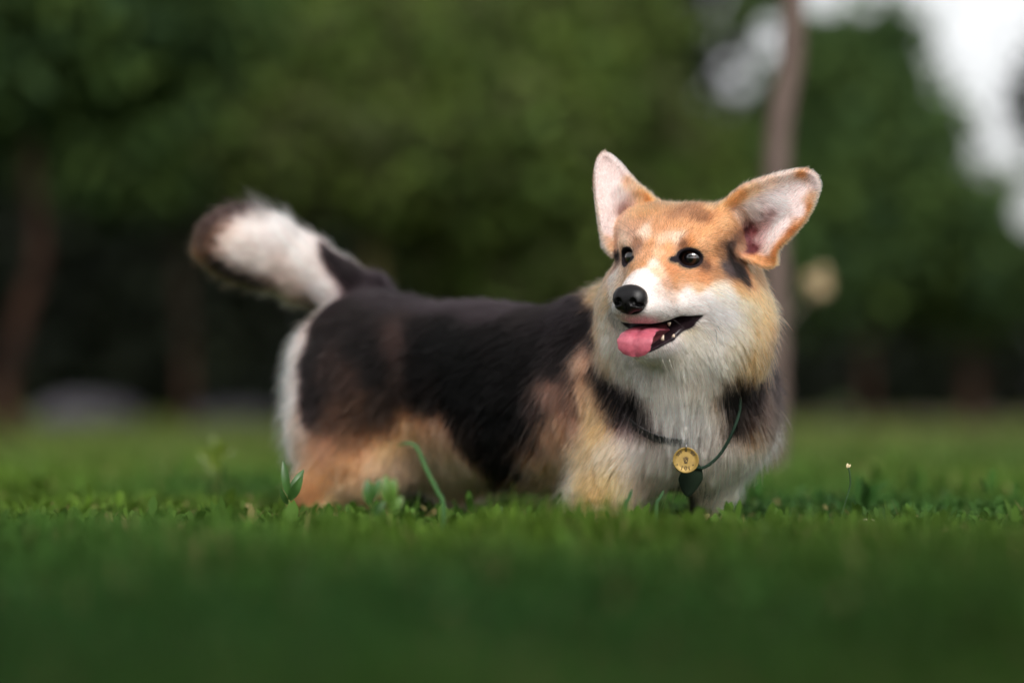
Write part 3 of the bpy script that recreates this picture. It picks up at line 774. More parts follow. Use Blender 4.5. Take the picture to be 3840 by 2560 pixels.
BODY = C4(
 (250, 300, WP, 34, 130, .7), (200, 450, WP, 38, 135, .7), (170, 620, WP, 40, 140, .7), (180, 800, (216, 190, 180), 40, 135, .7), (200, 930, (214, 186, 174), 38, 130, .7), (260, 1030, (204, 166, 142), 34, 120, .6), (300, 1100, (172, 122, 82), 26, 110, .4), (300, 270, (190, 166, 162), 30, 130, .6), (300, 400, (196, 172, 166), 32, 130, .6), (290, 600, (196, 168, 162), 34, 135, .6), (320, 830, (190, 156, 142), 34, 125, .5),
 (420, 200, (40, 34, 36), 24, 150, .3), (380, 420, (40, 34, 36), 28, 135, .35), (600, 150, (42, 36, 38), 24, 165, .3), (800, 30, (52, 46, 54), 22, 175, .3), (700, 350, (36, 30, 32), 26, 150, .3), (480, 480, (66, 52, 48), 30, 135, .35), (380, 600, (42, 34, 36), 30, 130, .35), (390, 720, (54, 42, 44), 32, 128, .4), (600, 520, (74, 56, 48), 30, 135, .3), (900, 320, (72, 54, 50), 26, 140, .3), (940, 500, (64, 48, 40), 28, 130, .3), (760, 430, (36, 30, 30), 28, 140, .3), (650, 700, (84, 64, 48), 32, 125, .35), (500, 780, (94, 72, 58), 34, 122, .35), (800, 720, (66, 50, 38), 32, 120, .35), (820, 820, (100, 78, 56), 32, 118, .35), (450, 950, (148, 108, 80), 34, 120, .4), (600, 920, (112, 86, 62), 34, 120, .4), (340, 950, (168, 126, 98), 34, 122, .45), (400, 1100, (172, 122, 80), 26, 112, .35), (600, 1050, (164, 124, 88), 30, 120, .4), (370, 1200, (158, 112, 70), 18, 95, .3), (480, 1300, (206, 158, 116), 14, 90, .3), (470, 1390, (218, 174, 134), 10, 90, .3), (600, 1200, (194, 148, 116), 24, 120, .4), (720, 1080, (196, 150, 118), 32, 118, .4),
 (850, 910, (200, 150, 108), 36, 112, .4), (960, 850, (186, 140, 104), 36, 105, .4), (1090, 790, (170, 126, 98), 36, 100, .4), (1050, 950, (196, 156, 134), 40, 98, .4), (1150, 1000, (196, 160, 140), 44, 92, .45), (950, 1050, (190, 154, 132), 40, 100, .4), (1200, 900, (176, 140, 118), 40, 88, .4), (1300, 1000, (180, 150, 128), 44, 85, .45), (1250, 1100, (184, 154, 128), 48, 88, .45), (1400, 1150, (166, 138, 108), 44, 80, .4), (1150, 1200, (184, 160, 130), 30, 95, .4),
 (1100, 300, (16, 13, 14), 26, 165, .25), (1300, 400, (16, 13, 14), 28, 160, .25), (1500, 300, (24, 19, 22), 26, 165, .25), (1700, 180, (38, 32, 36), 24, 172, .25), (1200, 60, (56, 49, 58), 22, 178, .3), (1500, 110, (56, 49, 58), 22, 178, .3), (1950, 140, (44, 38, 46), 24, 175, .3), (1700, 400, (24, 20, 22), 28, 155, .25), (1300, 600, (14, 12, 13), 32, 140, .3), (1600, 600, (20, 16, 18), 32, 140, .3), (1500, 800, (14, 12, 13), 38, 125, .35), (1700, 800, (16, 13, 13), 38, 130, .35), (1600, 1000, (24, 21, 16), 38, 112, .4), (1600, 1100, (30, 28, 18), 36, 105, .45), (1430, 930, (40, 32, 28), 44, 100, .4), (1340, 830, (40, 30, 26), 40, 105, .35), (1040, 250, (30, 24, 26), 26, 160, .25), (1020, 480, (24, 19, 19), 28, 140, .3), (1080, 660, (40, 31, 28), 32, 125, .3),  # bluish-grey rows along the back carry the sky sheen in their colour
 (1900, 430, (44, 37, 41), 30, 125, .35), (2000, 220, (40, 34, 40), 26, 160, .3), (2080, 200, (40, 34, 40), 26, 150, .3), (1990, 340, (38, 32, 37), 28, 130, .35), (2110, 300, (60, 48, 48), 28, 125, .4), (1056, 1215, (72, 70, 42), 10, 95, .3), (1100, 1290, (72, 70, 42), 10, 95, .3), (1880, 620, (122, 98, 86), 36, 118, .4), (1800, 720, (70, 56, 52), 38, 120, .4), (1970, 620, (112, 88, 76), 34, 112, .4), (1850, 820, (164, 128, 104), 40, 120, .45), (1950, 800, (160, 124, 98), 38, 115, .4), (1750, 900, (90, 72, 62), 44, 125, .45), (1800, 980, (176, 140, 112), 46, 125, .5), (1900, 1050, (186, 146, 114), 44, 120, .5), (1720, 1120, (150, 118, 90), 50, 128, .5), (1830, 1180, (162, 132, 102), 48, 128, .5), (2050, 400, (196, 148, 118), 30, 110, .4), (2050, 550, (196, 150, 116), 34, 105, .4), (2000, 700, (110, 84, 72), 36, 110, .4), (2090, 700, (198, 150, 108), 34, 105, .4), (2140, 850, (196, 146, 98), 34, 105, .4), (2180, 1000, (206, 170, 140), 34, 112, .45), (2050, 1000, (192, 152, 112), 38, 115, .45), (2150, 1150, (198, 152, 102), 26, 105, .4), (2100, 1240, (194, 142, 90), 12, 98, .3), (2000, 1180, (206, 176, 146), 34, 115, .5), (2150, 1330, (206, 168, 120), 8, 92, .3),  # the short greenish rows paint the shaded gap below the belly
) + C2(
 (200, 260, (176, 136, 118), 30, 110, .4), (130, 420, (60, 48, 48), 30, 118, .4), (200, 500, (192, 148, 114), 34, 105, .4), (140, 700, (150, 118, 104), 34, 112, .4), (210, 700, (198, 152, 106), 34, 105, .4), (300, 720, (202, 156, 110), 34, 110, .4), (340, 900, (198, 164, 134), 36, 125, .45), (350, 1080, (202, 162, 110), 28, 115, .4), (200, 900, (192, 152, 108), 34, 110, .4), (300, 1200, (204, 154, 96), 16, 95, .3), (380, 1230, (198, 164, 118), 20, 95, .35), (190, 1150, (192, 152, 104), 24, 105, .35),
 (260, 360, (36, 29, 31), 30, 115, .4), (330, 440, (30, 25, 27), 32, 110, .4), (420, 530, (28, 23, 26), 32, 105, .4), (500, 610, (28, 23, 26), 32, 100, .4), (570, 680, (26, 21, 24), 30, 95, .4), (640, 740, (28, 23, 26), 26, 90, .4), (400, 640, (60, 50, 52), 34, 110, .4), (480, 720, (120, 106, 108), 36, 115, .45), (560, 770, (176, 160, 158), 36, 120, .5),
 (700, 700, (214, 202, 192), 28, 80, .5), (800, 600, (214, 202, 190), 30, 88, .5), (900, 700, (212, 202, 194), 30, 92, .5), (1000, 700, (206, 196, 184), 28, 96, .5), (850, 800, (212, 202, 196), 28, 90, .5), (700, 500, (212, 196, 180), 28, 75, .5), (950, 480, (208, 192, 172), 28, 98, .5), (1090, 650, (190, 176, 158), 27, 100, .5),
 (1150, 590, (34, 28, 27), 28, 80, .4), (1200, 560, (34, 28, 28), 30, 70, .4), (1300, 500, (46, 39, 42), 32, 60, .5), (1400, 450, (46, 39, 44), 32, 55, .5), (1500, 450, (50, 43, 50), 30, 70, .5), (1500, 300, (46, 40, 46), 30, 80, .5), (1515, 180, (44, 38, 44), 28, 80, .5), (1530, 60, (44, 38, 44), 26, 80, .4), (1480, 600, (56, 47, 50), 34, 80, .5), (1350, 640, (88, 74, 66), 36, 75, .5), (1250, 650, (72, 58, 50), 34, 80, .5), (1180, 700, (46, 40, 34), 30, 95, .4), (1300, 790, (120, 106, 84), 38, 85, .5), (1400, 720, (66, 57, 48), 38, 80, .5), (1450, 800, (190, 176, 156), 38, 80, .6),
 (600, 830, (208, 188, 180), 38, 125, .5), (700, 880, (202, 180, 172), 38, 110, .5), (450, 850, (208, 184, 168), 38, 130, .5), (500, 950, (208, 186, 174), 40, 130, .5), (600, 1000, (204, 180, 164), 42, 115, .5), (440, 1020, (194, 164, 138), 40, 125, .5), (700, 1000, (208, 190, 180), 42, 100, .5), (550, 1100, (184, 158, 138), 44, 115, .5), (650, 1130, (198, 174, 158), 46, 105, .5), (1050, 850, (202, 184, 172), 36, 95, .5), (1150, 850, (196, 176, 160), 38, 100, .5), (1000, 950, (198, 178, 162), 40, 92, .5), (1100, 1000, (208, 190, 166), 44, 90, .5), (1250, 900, (208, 190, 166), 34, 85, .55), (1400, 850, (228, 216, 200), 30, 70, .6), (1490, 800, (228, 214, 200), 26, 50, .7), (1420, 950, (222, 212, 186), 28, 60, .6), (1250, 1050, (208, 198, 166), 28, 85, .55), (1100, 1150, (204, 192, 158), 26, 92, .5), (1000, 1100, (194, 176, 146), 28, 92, .5), (1150, 1280, (200, 190, 150), 12, 92, .3), (1120, 1400, (190, 170, 130), 8, 92, .3), (880, 1110, (32, 34, 22), 10, 92, .3), (870, 1180, (30, 34, 20), 8, 92, .3),  # the last short dark rows paint the shaded gap under the tag
) + C3(
 (700, 350, (208, 194, 190), 29, -150, .3), (800, 300, (212, 198, 194), 48, -148, .4), (900, 400, (214, 200, 198), 29, -140, .4), (1000, 500, (212, 198, 194), 46, -138, .4), (800, 500, (208, 194, 192), 31, -155, .35), (700, 600, (208, 184, 176), 31, -165, .35), (900, 650, (200, 172, 164), 31, -160, .35), (1050, 600, (212, 198, 194), 46, -142, .3), (1150, 750, (212, 198, 194), 44, -140, .3), (1250, 850, (218, 204, 208), 28, -140, .3), (1000, 800, (192, 162, 152), 29, -160, .4), (1350, 930, (212, 198, 202), 24, -145, .25), (1250, 960, (214, 200, 204), 25, -150, .3), (480, 450, (204, 176, 166), 31, -175, .3), (600, 500, (208, 188, 182), 31, -165, .3),
 (450, 200, (84, 66, 62), 25, -130, .6), (350, 300, (78, 60, 56), 25, -150, .6), (250, 450, (80, 60, 50), 25, 180, .6), (300, 550, (112, 80, 54), 27, 170, .5), (250, 620, (96, 70, 50), 28, 150, .6), (550, 150, (76, 58, 56), 27, -120, .6), (620, 110, (60, 42, 40), 27, -110, .6), (720, 170, (34, 26, 26), 27, -120, .6), (400, 420, (100, 74, 58), 28, 175, .4), (400, 640, (34, 22, 16), 24, 160, .4), (550, 720, (40, 27, 20), 24, 170, .4), (700, 780, (60, 44, 32), 24, 170, .5), (350, 730, (104, 82, 60), 24, 150, .6), (500, 850, (100, 86, 62), 27, 160, .6), (650, 880, (90, 78, 56), 27, 165, .6), (850, 870, (44, 25, 24), 24, 170, .5), (850, 930, (160, 148, 128), 27, 170, .6), (1000, 1000, (112, 106, 88), 24, 170, .6), (1100, 1040, (120, 106, 92), 28, 160, .6), (1200, 1000, (60, 46, 42), 24, 170, .4),  # the darkest underside rows paint the shadow beneath the tail
 (1400, 720, (42, 28, 40), 22, -150, .3), (1100, 560, (212, 198, 194), 28, -142, .3), (1210, 740, (212, 198, 194), 25, -140, .3), (1310, 870, (212, 198, 194), 24, -140, .3), (1450, 700, (52, 46, 52), 24, -155, .3), (1320, 620, (40, 27, 36), 22, -145, .3), (1500, 850, (46, 30, 44), 24, -170, .3), (1700, 850, (60, 53, 62), 22, 180, .3), (1350, 1050, (38, 24, 33), 24, 165, .3),
)
bvh = BVHTree.FromPolygons([Vector(v) for v in BV.tolist()], BF.tolist())
BVd = BV - CAM; BVr = BVd / BVd[:, 1:2]
def hit(px, py):
    d = ray(px, py)
    h = bvh.ray_cast(Vector(CAM), Vector(d).normalized())
    if h[0] is not None: return np.array(h[0])
    r = d / d[1]
    q = ((BVr - r) ** 2).sum(1)
    near = np.where(q < q.min() + 1e-6)[0]
    return BV[near[BVd[near, 1].argmin()]]
cp, cn, cc, cl, cd, cf = [], [], [], [], [], []
def put(p, n, c, l, d, f):
    cp.append(p); cn.append(n); cc.append(c); cl.append(l); cd.append(d); cf.append(f)
def add_ctrl(rows, mirror):
    for px, py, c, l, a, f in rows:
        p = hit(px, py)
        a = math.radians(a)
        d = math.cos(a) * _x - math.sin(a) * _u
        put(p, None, srgb(*c), l * .001, d, f)
        if mirror is not None:
            mo, mn = mirror
            p2 = p - 2 * ((p - mo) @ mn) * mn; d2 = d - 2 * (d @ mn) * mn
            mirrored.append((p2, None, srgb(*c), l * .001, d2, f, mn))
mirrored = []
add_ctrl(HEAD, (HO, HA))
n_ear0 = len(cp)
add_ctrl(EARS, None)
n_ear1 = len(cp)
add_ctrl(BODY, (P(1400, 1385, 3.33), V))
for q_ in [(2890, 1340, 3.12), (2860, 1250, 3.12), (2905, 1420, 3.12), (2840, 1180, 3.10)]:
    p_ = np.array(bvh.find_nearest(Vector(P(*q_)))[0]); put(p_, None, srgb(40, 34, 38), .028, np.array([.2, .1, -1.0]), .4)
cp_a = np.array(cp)
cn_a = grad_field(cp_a, .004)
vis = cp_a.copy()
for p2, _, c, l, d2, f, mn in mirrored:
    if np.sqrt(((vis - p2) ** 2).sum(1)).min() < .045: continue
    q = bvh.find_nearest(Vector(p2))
    p3 = np.array(q[0])
    n3 = grad_field(p3[None], .004)[0]
    if n3 @ (CAM - p3) > 0.0: continue
    put(p3, None, c, l, d2, f); cn_a = np.vstack([cn_a, n3])
for i in range(n_ear0, n_ear1):      # the backs of the ears
    put(cp[i] + np.array([0, .018, 0]), None, srgb(*OD), .007, np.array([0, 0, 1.0]) + .5 * cd[i], .3)
    cn_a = np.vstack([cn_a, -cn_a[i]])
cp_a = np.array(cp); cc_a = np.array(cc); cl_a = np.array(cl); cd_a = np.array(cd); cf_a = np.array(cf)
OFF = np.array([0, 3, .2], np.float32); CP = (cp_a - OFF).astype(np.float32); CPS = (CP ** 2).sum(1); CN = cn_a.astype(np.float32)
cc_a, cl_a, cd_a, cf_a = [a.astype(np.float32) for a in (cc_a, cl_a, cd_a, cf_a)]
CTRL = (CP, CPS, CN, cc_a, cl_a, cd_a, cf_a)
print('controls', len(cp_a))

EARSET = np.zeros(len(cp_a), bool); EARSET[n_ear0:n_ear1] = True; EARSET[-(n_ear1 - n_ear0):] = True
def lookup(p, n, want=('c', 'l', 'd', 'f'), soft=.35, s0=.0025, reg=None):
    """the ears and the rest of the body are blended from their own controls"""
    reg = p if reg is None else reg
    e = sample_field(reg, FLD0) > .0035
    near_ear = np.isin(np.arange(len(p)), np.where(e)[0])
    res = {}
    a = lookup_(p[~near_ear], n[~near_ear], want, soft, s0, ~EARSET); b = lookup_(p[near_ear], n[near_ear], want, soft, s0, EARSET)
    for k in want:
        o_ = np.zeros((len(p),) + a[k].shape[1:], a[k].dtype); o_[~near_ear] = a[k]; o_[near_ear] = b[k]; res[k] = o_
    return res
def lookup_(p, n, want, soft, s0, sub):
    CP, CPS, CN, cc_a, cl_a, cd_a, cf_a = [g[sub] for g in CTRL]
    """soft nearest-control blend"""
    res = {k: [] for k in want}
    for i in range(0, len(p), 20000):
        q, m = p[i:i + 20000].astype(np.float32), n[i:i + 20000].astype(np.float32)
        q = q - OFF; d2 = (q ** 2).sum(1)[:, None] + CPS[None] - 2 * q @ CP.T
        dn = 1 - m @ CN.T
        D = np.sqrt(np.maximum(d2, 0) + (np.float32(.022) * np.maximum(dn, 0)) ** 2)
        mn = D.min(1, keepdims=True)
        wgt = np.exp(-(D ** 2 - mn ** 2) / (2 * (np.float32(soft) * mn + np.float32(s0)) ** 2))
        wgt /= wgt.sum(1, keepdims=True)
        if 'c' in want: res['c'].append(wgt @ cc_a)
        if 'l' in want: res['l'].append(wgt @ cl_a)
        if 'd' in want: res['d'].append(wgt @ cd_a)
        if 'f' in want: res['f'].append(wgt @ cf_a)
    return {k: np.concatenate(v) for k, v in res.items()}

# bare places: eyes, nose, mouth
def headco(p):
    q = (p - HO) * 1000
    return q @ HA, q @ HB, q @ HC
EYEC = [H(s * 39.5, 3.0, -3.0) for s in (1, -1)]
def eye_dist(p):
    """distance in mm beyond the eye opening (negative inside it)"""
    best = np.full(len(p), 1e3)
    for s, c in ((1, EYEC[0]), (-1, EYEC[1])):
        yaw = math.radians(24) * s
        oa = HA * math.cos(yaw) - HB * math.sin(yaw); ob = HB * math.cos(yaw) + HA * math.sin(yaw)
        q = (p - c) * 1000
        u, v_, w_ = q @ oa, q @ HC, q @ ob
        k = np.sqrt((u / 14.8) ** 2 + (v_ / 11.0) ** 2)
        d = (k - 1) * 12
        best = np.where((np.abs(w_) < 26) & (d < best), d, best)
        k = np.sqrt(((u + s * 15) / 6.5) ** 2 + ((v_ + 2.5) / 3.2) ** 2); d = (k - 1) * 4
        best = np.where((np.abs(w_) < 26) & (d < best), d, best)
    return best
def mouth_dist(p):
    a, b, c = headco(p)
    m = (np.abs(a) < 70) & (b > -30) & (b < 110) & (c < -55) & (c > -135)
    d = np.full(len(p), 1e3)
    if m.any():
        low = np.clip((-79 - .28 * np.maximum(b[m], 0) - c[m]) / 3, 0, 1)
        d[m] = poly_sd(b[m], c[m], MOUTH) - 1.6 * low
    return d
NOSE_C = (0, 76, -54)
def nose_dist(p):
    a, b, c = headco(p)
    k = np.sqrt((a / 21) ** 2 + ((b - 82) / 16) ** 2 + ((c + 54) / 18) ** 2)
    return (k - 1) * 16
def bare(p):
    return np.minimum(np.minimum(eye_dist(p) - 1.0, mouth_dist(p) - 1.8), nose_dist(p) - 0.5)

vt = lookup(BV, BN, ('c',))
vcol = vt['c'] * .75
ed, md, nd = eye_dist(BV), mouth_dist(BV), nose_dist(BV)
def lay(cur, col, m): return cur * (1 - m[:, None]) + np.array(col)[None] * m[:, None]
rim = np.clip(1 - (ed - 2.0) / 1.5, 0, 1)
vcol = lay(vcol, srgb(26, 20, 24), rim)
vcol = lay(vcol, srgb(34, 24, 28), np.clip(1 - (md - 2.4) / 1.0, 0, 1))
vcol = lay(vcol, srgb(122, 58, 62), np.clip((-md - 2.0) / 2.5, 0, 1) * np.clip((-79 - .28 * np.maximum(headco(BV)[1], 0) - headco(BV)[2]) / 4, 0, 1))
vcol = lay(vcol, srgb(24, 20, 22), np.clip(1 - (nd - 1.0) / 1.5, 0, 1))
rough = np.where(md < 1.5, .25, .8)

# ------------------------------------------------------------------ materials of the dog
def fur_mat():
    m, nt, o = new_mat('fur')
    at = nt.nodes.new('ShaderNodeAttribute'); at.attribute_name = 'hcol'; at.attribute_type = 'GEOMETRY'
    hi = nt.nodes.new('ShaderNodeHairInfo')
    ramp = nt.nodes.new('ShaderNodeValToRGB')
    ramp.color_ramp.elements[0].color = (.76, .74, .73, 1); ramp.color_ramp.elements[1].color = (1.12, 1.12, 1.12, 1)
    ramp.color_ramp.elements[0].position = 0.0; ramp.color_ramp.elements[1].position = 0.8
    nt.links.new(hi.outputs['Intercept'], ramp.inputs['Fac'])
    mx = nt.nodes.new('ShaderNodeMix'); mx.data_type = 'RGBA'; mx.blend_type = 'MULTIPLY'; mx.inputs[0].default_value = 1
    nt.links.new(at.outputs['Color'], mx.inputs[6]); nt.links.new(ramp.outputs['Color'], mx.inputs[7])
    b = nt.nodes.new('ShaderNodeBsdfHairPrincipled')
    b.model = 'CHIANG'; b.parametrization = 'COLOR'
    nt.links.new(mx.outputs[2], b.inputs['Color'])
    b.inputs['Roughness'].default_value = .42
    b.inputs['Radial Roughness'].default_value = .6
    b.inputs['Coat'].default_value = 0.0
    b.inputs['IOR'].default_value = 1.2
    nt.links.new(b.outputs[0], o.inputs['Surface'])
    return m
def skin_mat():
    m, nt, o = new_mat('skin')
    at = nt.nodes.new('ShaderNodeAttribute'); at.attribute_name = 'coat'
    ar = nt.nodes.new('ShaderNodeAttribute'); ar.attribute_name = 'rough'
    b = nt.nodes.new('ShaderNodeBsdfPrincipled')
    nt.links.new(at.outputs['Color'], b.inputs['Base Color']); nt.links.new(ar.outputs['Fac'], b.inputs['Roughness'])
    b.inputs['Specular IOR Level'].default_value = .12
    nt.links.new(b.outputs[0], o.inputs['Surface'])
    return m
corgi = empty('corgi', (0.0, 3.15, 0.0))
tag(corgi, 'black tan and white corgi standing in the grass with open mouth and raised fluffy tail', 'dog')
body = mesh_obj('body', BV, BF, skin_mat(), corgi)
ca = body.data.color_attributes.new('coat', 'FLOAT_COLOR', 'POINT')
ca.data.foreach_set('color', np.concatenate([vcol, np.ones((len(BV), 1))], 1).astype(np.float32).ravel())
ra = body.data.attributes.new('rough', 'FLOAT', 'POINT'); ra.data.foreach_set('value', rough.astype(np.float32))

# ------------------------------------------------------------------ fur
vl = lookup(BV, BN, ('l',))['l']
T = np.concatenate([BF[:, [0, 1, 2]], BF[:, [0, 2, 3]]])
e1 = BV[T[:, 1]] - BV[T[:, 0]]; e2 = BV[T[:, 2]] - BV[T[:, 0]]
area = .5 * np.linalg.norm(np.cross(e1, e2), axis=1)
tc = BV[T].mean(1); tn = BN[T].mean(1); tl = vl[T].mean(1)
toc = CAM - tc; toc /= np.linalg.norm(toc, axis=1, keepdims=True)
facing = (tn * toc).sum(1)
dens = np.interp(tl * 1000, [3, 6, 12, 25, 45], [3.6, 3.4, 2.8, 2.1, 1.9]) * 1e6
sharp = np.interp(np.abs(tc[:, 1] - FOCUS), [.05, .25], [1, .55])
dens *= sharp * np.where(facing > -.25, 1, .35)
lam = area * dens
cum = np.cumsum(lam); N = int(cum[-1])
pick = np.searchsorted(cum, rng.random(N) * cum[-1])
r1, r2 = rng.random(N), rng.random(N); f_ = r1 + r2 > 1; r1[f_] = 1 - r1[f_]; r2[f_] = 1 - r2[f_]
root = BV[T[pick, 0]] + e1[pick] * r1[:, None] + e2[pick] * r2[:, None]
bd = bare(root)
keep = (bd > 0) & (root[:, 2] > .004)
root = root[keep]; bd = bd[keep]; N = len(root)
nrm = grad_field(root, .003)
at_ = lookup(root, nrm, ('l', 'd', 'f'), soft=.5, s0=.004)
L = at_['l']
print('strands', N)
L = L * rng.uniform(.55, 1.2, N)
L *= np.clip(.45 + bd / 6, .3, 1)
Dr = at_['d']
def tang(d, n):
    t = d - n * (d * n).sum(1, keepdims=True)
    return t / (np.linalg.norm(t, axis=1, keepdims=True) + 1e-6)
t0 = tang(Dr + rng.normal(size=(N, 3)) * .10, nrm)
fly = rng.random(N) < .035
L = np.where(fly & (L > .006), L * 1.25, L)
lift = np.clip(at_['f'] * rng.uniform(.7, 1.3, N) * np.where(fly, 1.6, 1), .05, 1.1)
NP = 6
pts = np.zeros((N, NP, 3)); pts[:, 0] = root
ang = lift * 1.25
d = t0 * np.cos(ang)[:, None] + nrm * np.sin(ang)[:, None]
step = L / (NP - 1)
n_ = nrm
gvec = np.array([0, 0, -1.0])
for i in range(1, NP):
    p = pts[:, i - 1] + d * step[:, None]
    if i % 2 == 1 or True:
        dist = sample_field(p)
        n_ = grad_field(p, .004)
    floor = lift * L * .35 * min(1, i / 2.5)
    push = np.clip(floor - dist, 0, .004)
    p = p + n_ * push[:, None]
    pts[:, i] = p
    t = tang(Dr, n_)
    stick = .28 * (dist < .03)
    low = lift * .35
    want = t * np.cos(low)[:, None] + n_ * np.sin(low)[:, None]
    d = d * (1 - stick)[:, None] + want * stick[:, None] + gvec * .05 * np.clip(L / .04, 0, 1)[:, None]
    d = d + rng.normal(size=(N, 3)) * .03
    d /= np.linalg.norm(d, axis=1, keepdims=True)
jit = rng.normal(size=(N, 3)) * (L * np.interp(L * 1000, [8, 25], [.09, .13]) + .0004)[:, None]
colr = lookup(pts[:, 3] * .7 + pts[:, 2] * .3 + jit, nrm, ('c',), reg=root)['c']
# clumps: strands whose roots share a jittered cell lean together towards the tip
def clump(cell, strength, seed):
    r = np.random.default_rng(seed)
    q = root / cell[:, None] + r.random(3) * 7 + .35 * np.sin(root[:, [1, 2, 0]] / cell[:, None] * 1.7)
    lvl = np.round(np.log2(cell / .001)).astype(np.int64)
    k = np.floor(q).astype(np.int64)
    key = ((k[:, 0] * 73856093) ^ (k[:, 1] * 19349663) ^ (k[:, 2] * 83492791)) * 16 + lvl
    u, inv, cnt = np.unique(key, return_inverse=True, return_counts=True)
    rel = pts - root[:, None]
    mr = np.zeros((len(u), 3)); np.add.at(mr, inv, root); mr /= cnt[:, None]
    mrel = np.zeros((len(u), NP, 3)); np.add.at(mrel, inv, rel); mrel /= cnt[:, None, None]
    wob = r.normal(size=(len(u), 3)) * .10
    tgt = mr[inv][:, None] + mrel[inv]
    s = np.linspace(0, 1, NP)[None, :, None]
    tgt = tgt + (wob[inv] * L[:, None])[:, None] * s ** 2
    wgt = (strength[:, None, None] * s ** 1.3)
    return pts * (1 - wgt) + tgt * wgt
cellA = 2.0 ** np.round(np.log2(np.clip(L * 1000 * .22, 1.2, 9))) * .001
stA = np.interp(L * 1000, [3, 8, 20, 40], [.05, .30, .56, .64]) * rng.uniform(.5, 1.2, N) * ~fly
pts = clump(cellA, np.clip(stA, 0, .9), 1)
stB = np.interp(L * 1000, [15, 30], [0, .28]) * rng.uniform(.3, 1.3, N) * ~fly
pts = clump(cellA * 2, np.clip(stB, 0, .8), 2)
def clump_noise(cell, sd, seed):
    r = np.random.default_rng(seed)
    k = np.floor(root / cell + r.random(3) * 5 + .4 * np.sin(root[:, [1, 2, 0]] / cell * 1.3)).astype(np.int64)
    key = (k[:, 0] * 73856093) ^ (k[:, 1] * 19349663) ^ (k[:, 2] * 83492791)
    u, inv = np.unique(key, return_inverse=True)
    return r.normal(1, sd, len(u))[inv]
cvar = clump_noise(.0016, .13, 11) * clump_noise(.0045, .07, 12)
# strand colour variation
lum = colr.mean(1)
var = rng.normal(1, np.interp(L * 1000, [3, 12, 30], [.24, .20, .15]), N)
dark = (rng.random(N) < .10) & (lum > .03)
var = np.where(dark, var * .6, var)
var = var * cvar
lift_ = (np.interp(lum, [.01, .05, .15, .45, .7], [.16, .34, .82, 1.28, 1.20]) * np.where(L < .011, .86, 1))[:, None]
warm = np.array([1.12, .97, .96])
lm = colr.mean(1, keepdims=True)
or_ = np.clip((colr[:, 0] - colr[:, 2]) / (colr[:, 0] + 1e-4) - .25, 0, .6) / .6 * np.interp(L * 1000, [8, 18], [0, 1]) * np.interp(lum, [.03, .12], [0, 1])
tanfix = np.stack([1 + .0 * or_, 1 + .015 * or_, 1 - .04 * or_], 1)
colr = lm + (colr - lm) * (np.interp(L * 1000, [6, 14, 25], [.84, .90, .90]) * np.interp(lum, [.02, .06], [.5, 1]))[:, None]
colr = np.clip(colr * var[:, None] * lift_ * warm * np.where(L > .018, [[1.05], [1.0], [.96]], [[1.0], [1.0], [1.0]]).T * tanfix, .001, .96)
hc = bpy.data.hair_curves.new('coat')
hc.add_curves([NP] * N)
hc.position_data.foreach_set('vector', pts.astype(np.float32).ravel()) if hasattr(hc, 'position_data') else hc.attributes['position'].data.foreach_set('vector', pts.astype(np.float32).ravel())
rad0 = np.interp(L * 1000, [3, 8, 20, 45], [.00014, .00016, .00018, .00022])
rad0 = rad0 / np.sqrt(np.interp(np.abs(root[:, 1] - FOCUS), [.05, .25], [1, .55]))
prof = np.interp(np.linspace(0, 1, NP), [0, .3, .75, 1], [.9, 1, .7, .12])
ra = hc.attributes.new('radius', 'FLOAT', 'POINT') if 'radius' not in hc.attributes else hc.attributes['radius']
ra.data.foreach_set('value', (rad0[:, None] * prof[None]).astype(np.float32).ravel())
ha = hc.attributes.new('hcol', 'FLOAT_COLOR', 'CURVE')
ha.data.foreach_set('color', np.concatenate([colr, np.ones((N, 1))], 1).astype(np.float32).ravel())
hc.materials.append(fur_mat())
coat = bpy.data.objects.new('coat', hc)
COL.objects.link(coat); adopt(coat, corgi)
# ------------------------------------------------------------------ eyes, nose, tongue, teeth
def headmesh(name, pts, faces, mat, parent=corgi, smooth=True):
    return mesh_obj(name, [H(*p) for p in pts], faces, mat, parent, smooth)
def sphere(c, r, nu=32, nv=20):
    V_, F_ = [], []
    for j in range(nv + 1):
        th = math.pi * j / nv
        for i in range(nu):
            ph = 2 * math.pi * i / nu
            V_.append((c[0] + r[0] * math.sin(th) * math.cos(ph), c[1] + r[1] * math.cos(th), c[2] + r[2] * math.sin(th) * math.sin(ph)))
    for j in range(nv):
        for i in range(nu):
            F_.append([j * nu + i, j * nu + (i + 1) % nu, (j + 1) * nu + (i + 1) % nu, (j + 1) * nu + i])
    return V_, F_
eye_m, ent, eo = new_mat('eye')
eb = ent.nodes.new('ShaderNodeBsdfPrincipled')
ea = ent.nodes.new('ShaderNodeAttribute'); ea.attribute_name = 'tint'
ent.links.new(ea.outputs['Color'], eb.inputs['Base Color'])
eb.inputs['Roughness'].default_value = .35; eb.inputs['Coat Weight'].default_value = 1; eb.inputs['Coat Roughness'].default_value = .01
eb.inputs['Coat IOR'].default_value = 1.8; eb.inputs['Specular IOR Level'].default_value = .1
ent.links.new(eb.outputs[0], eo.inputs['Surface'])
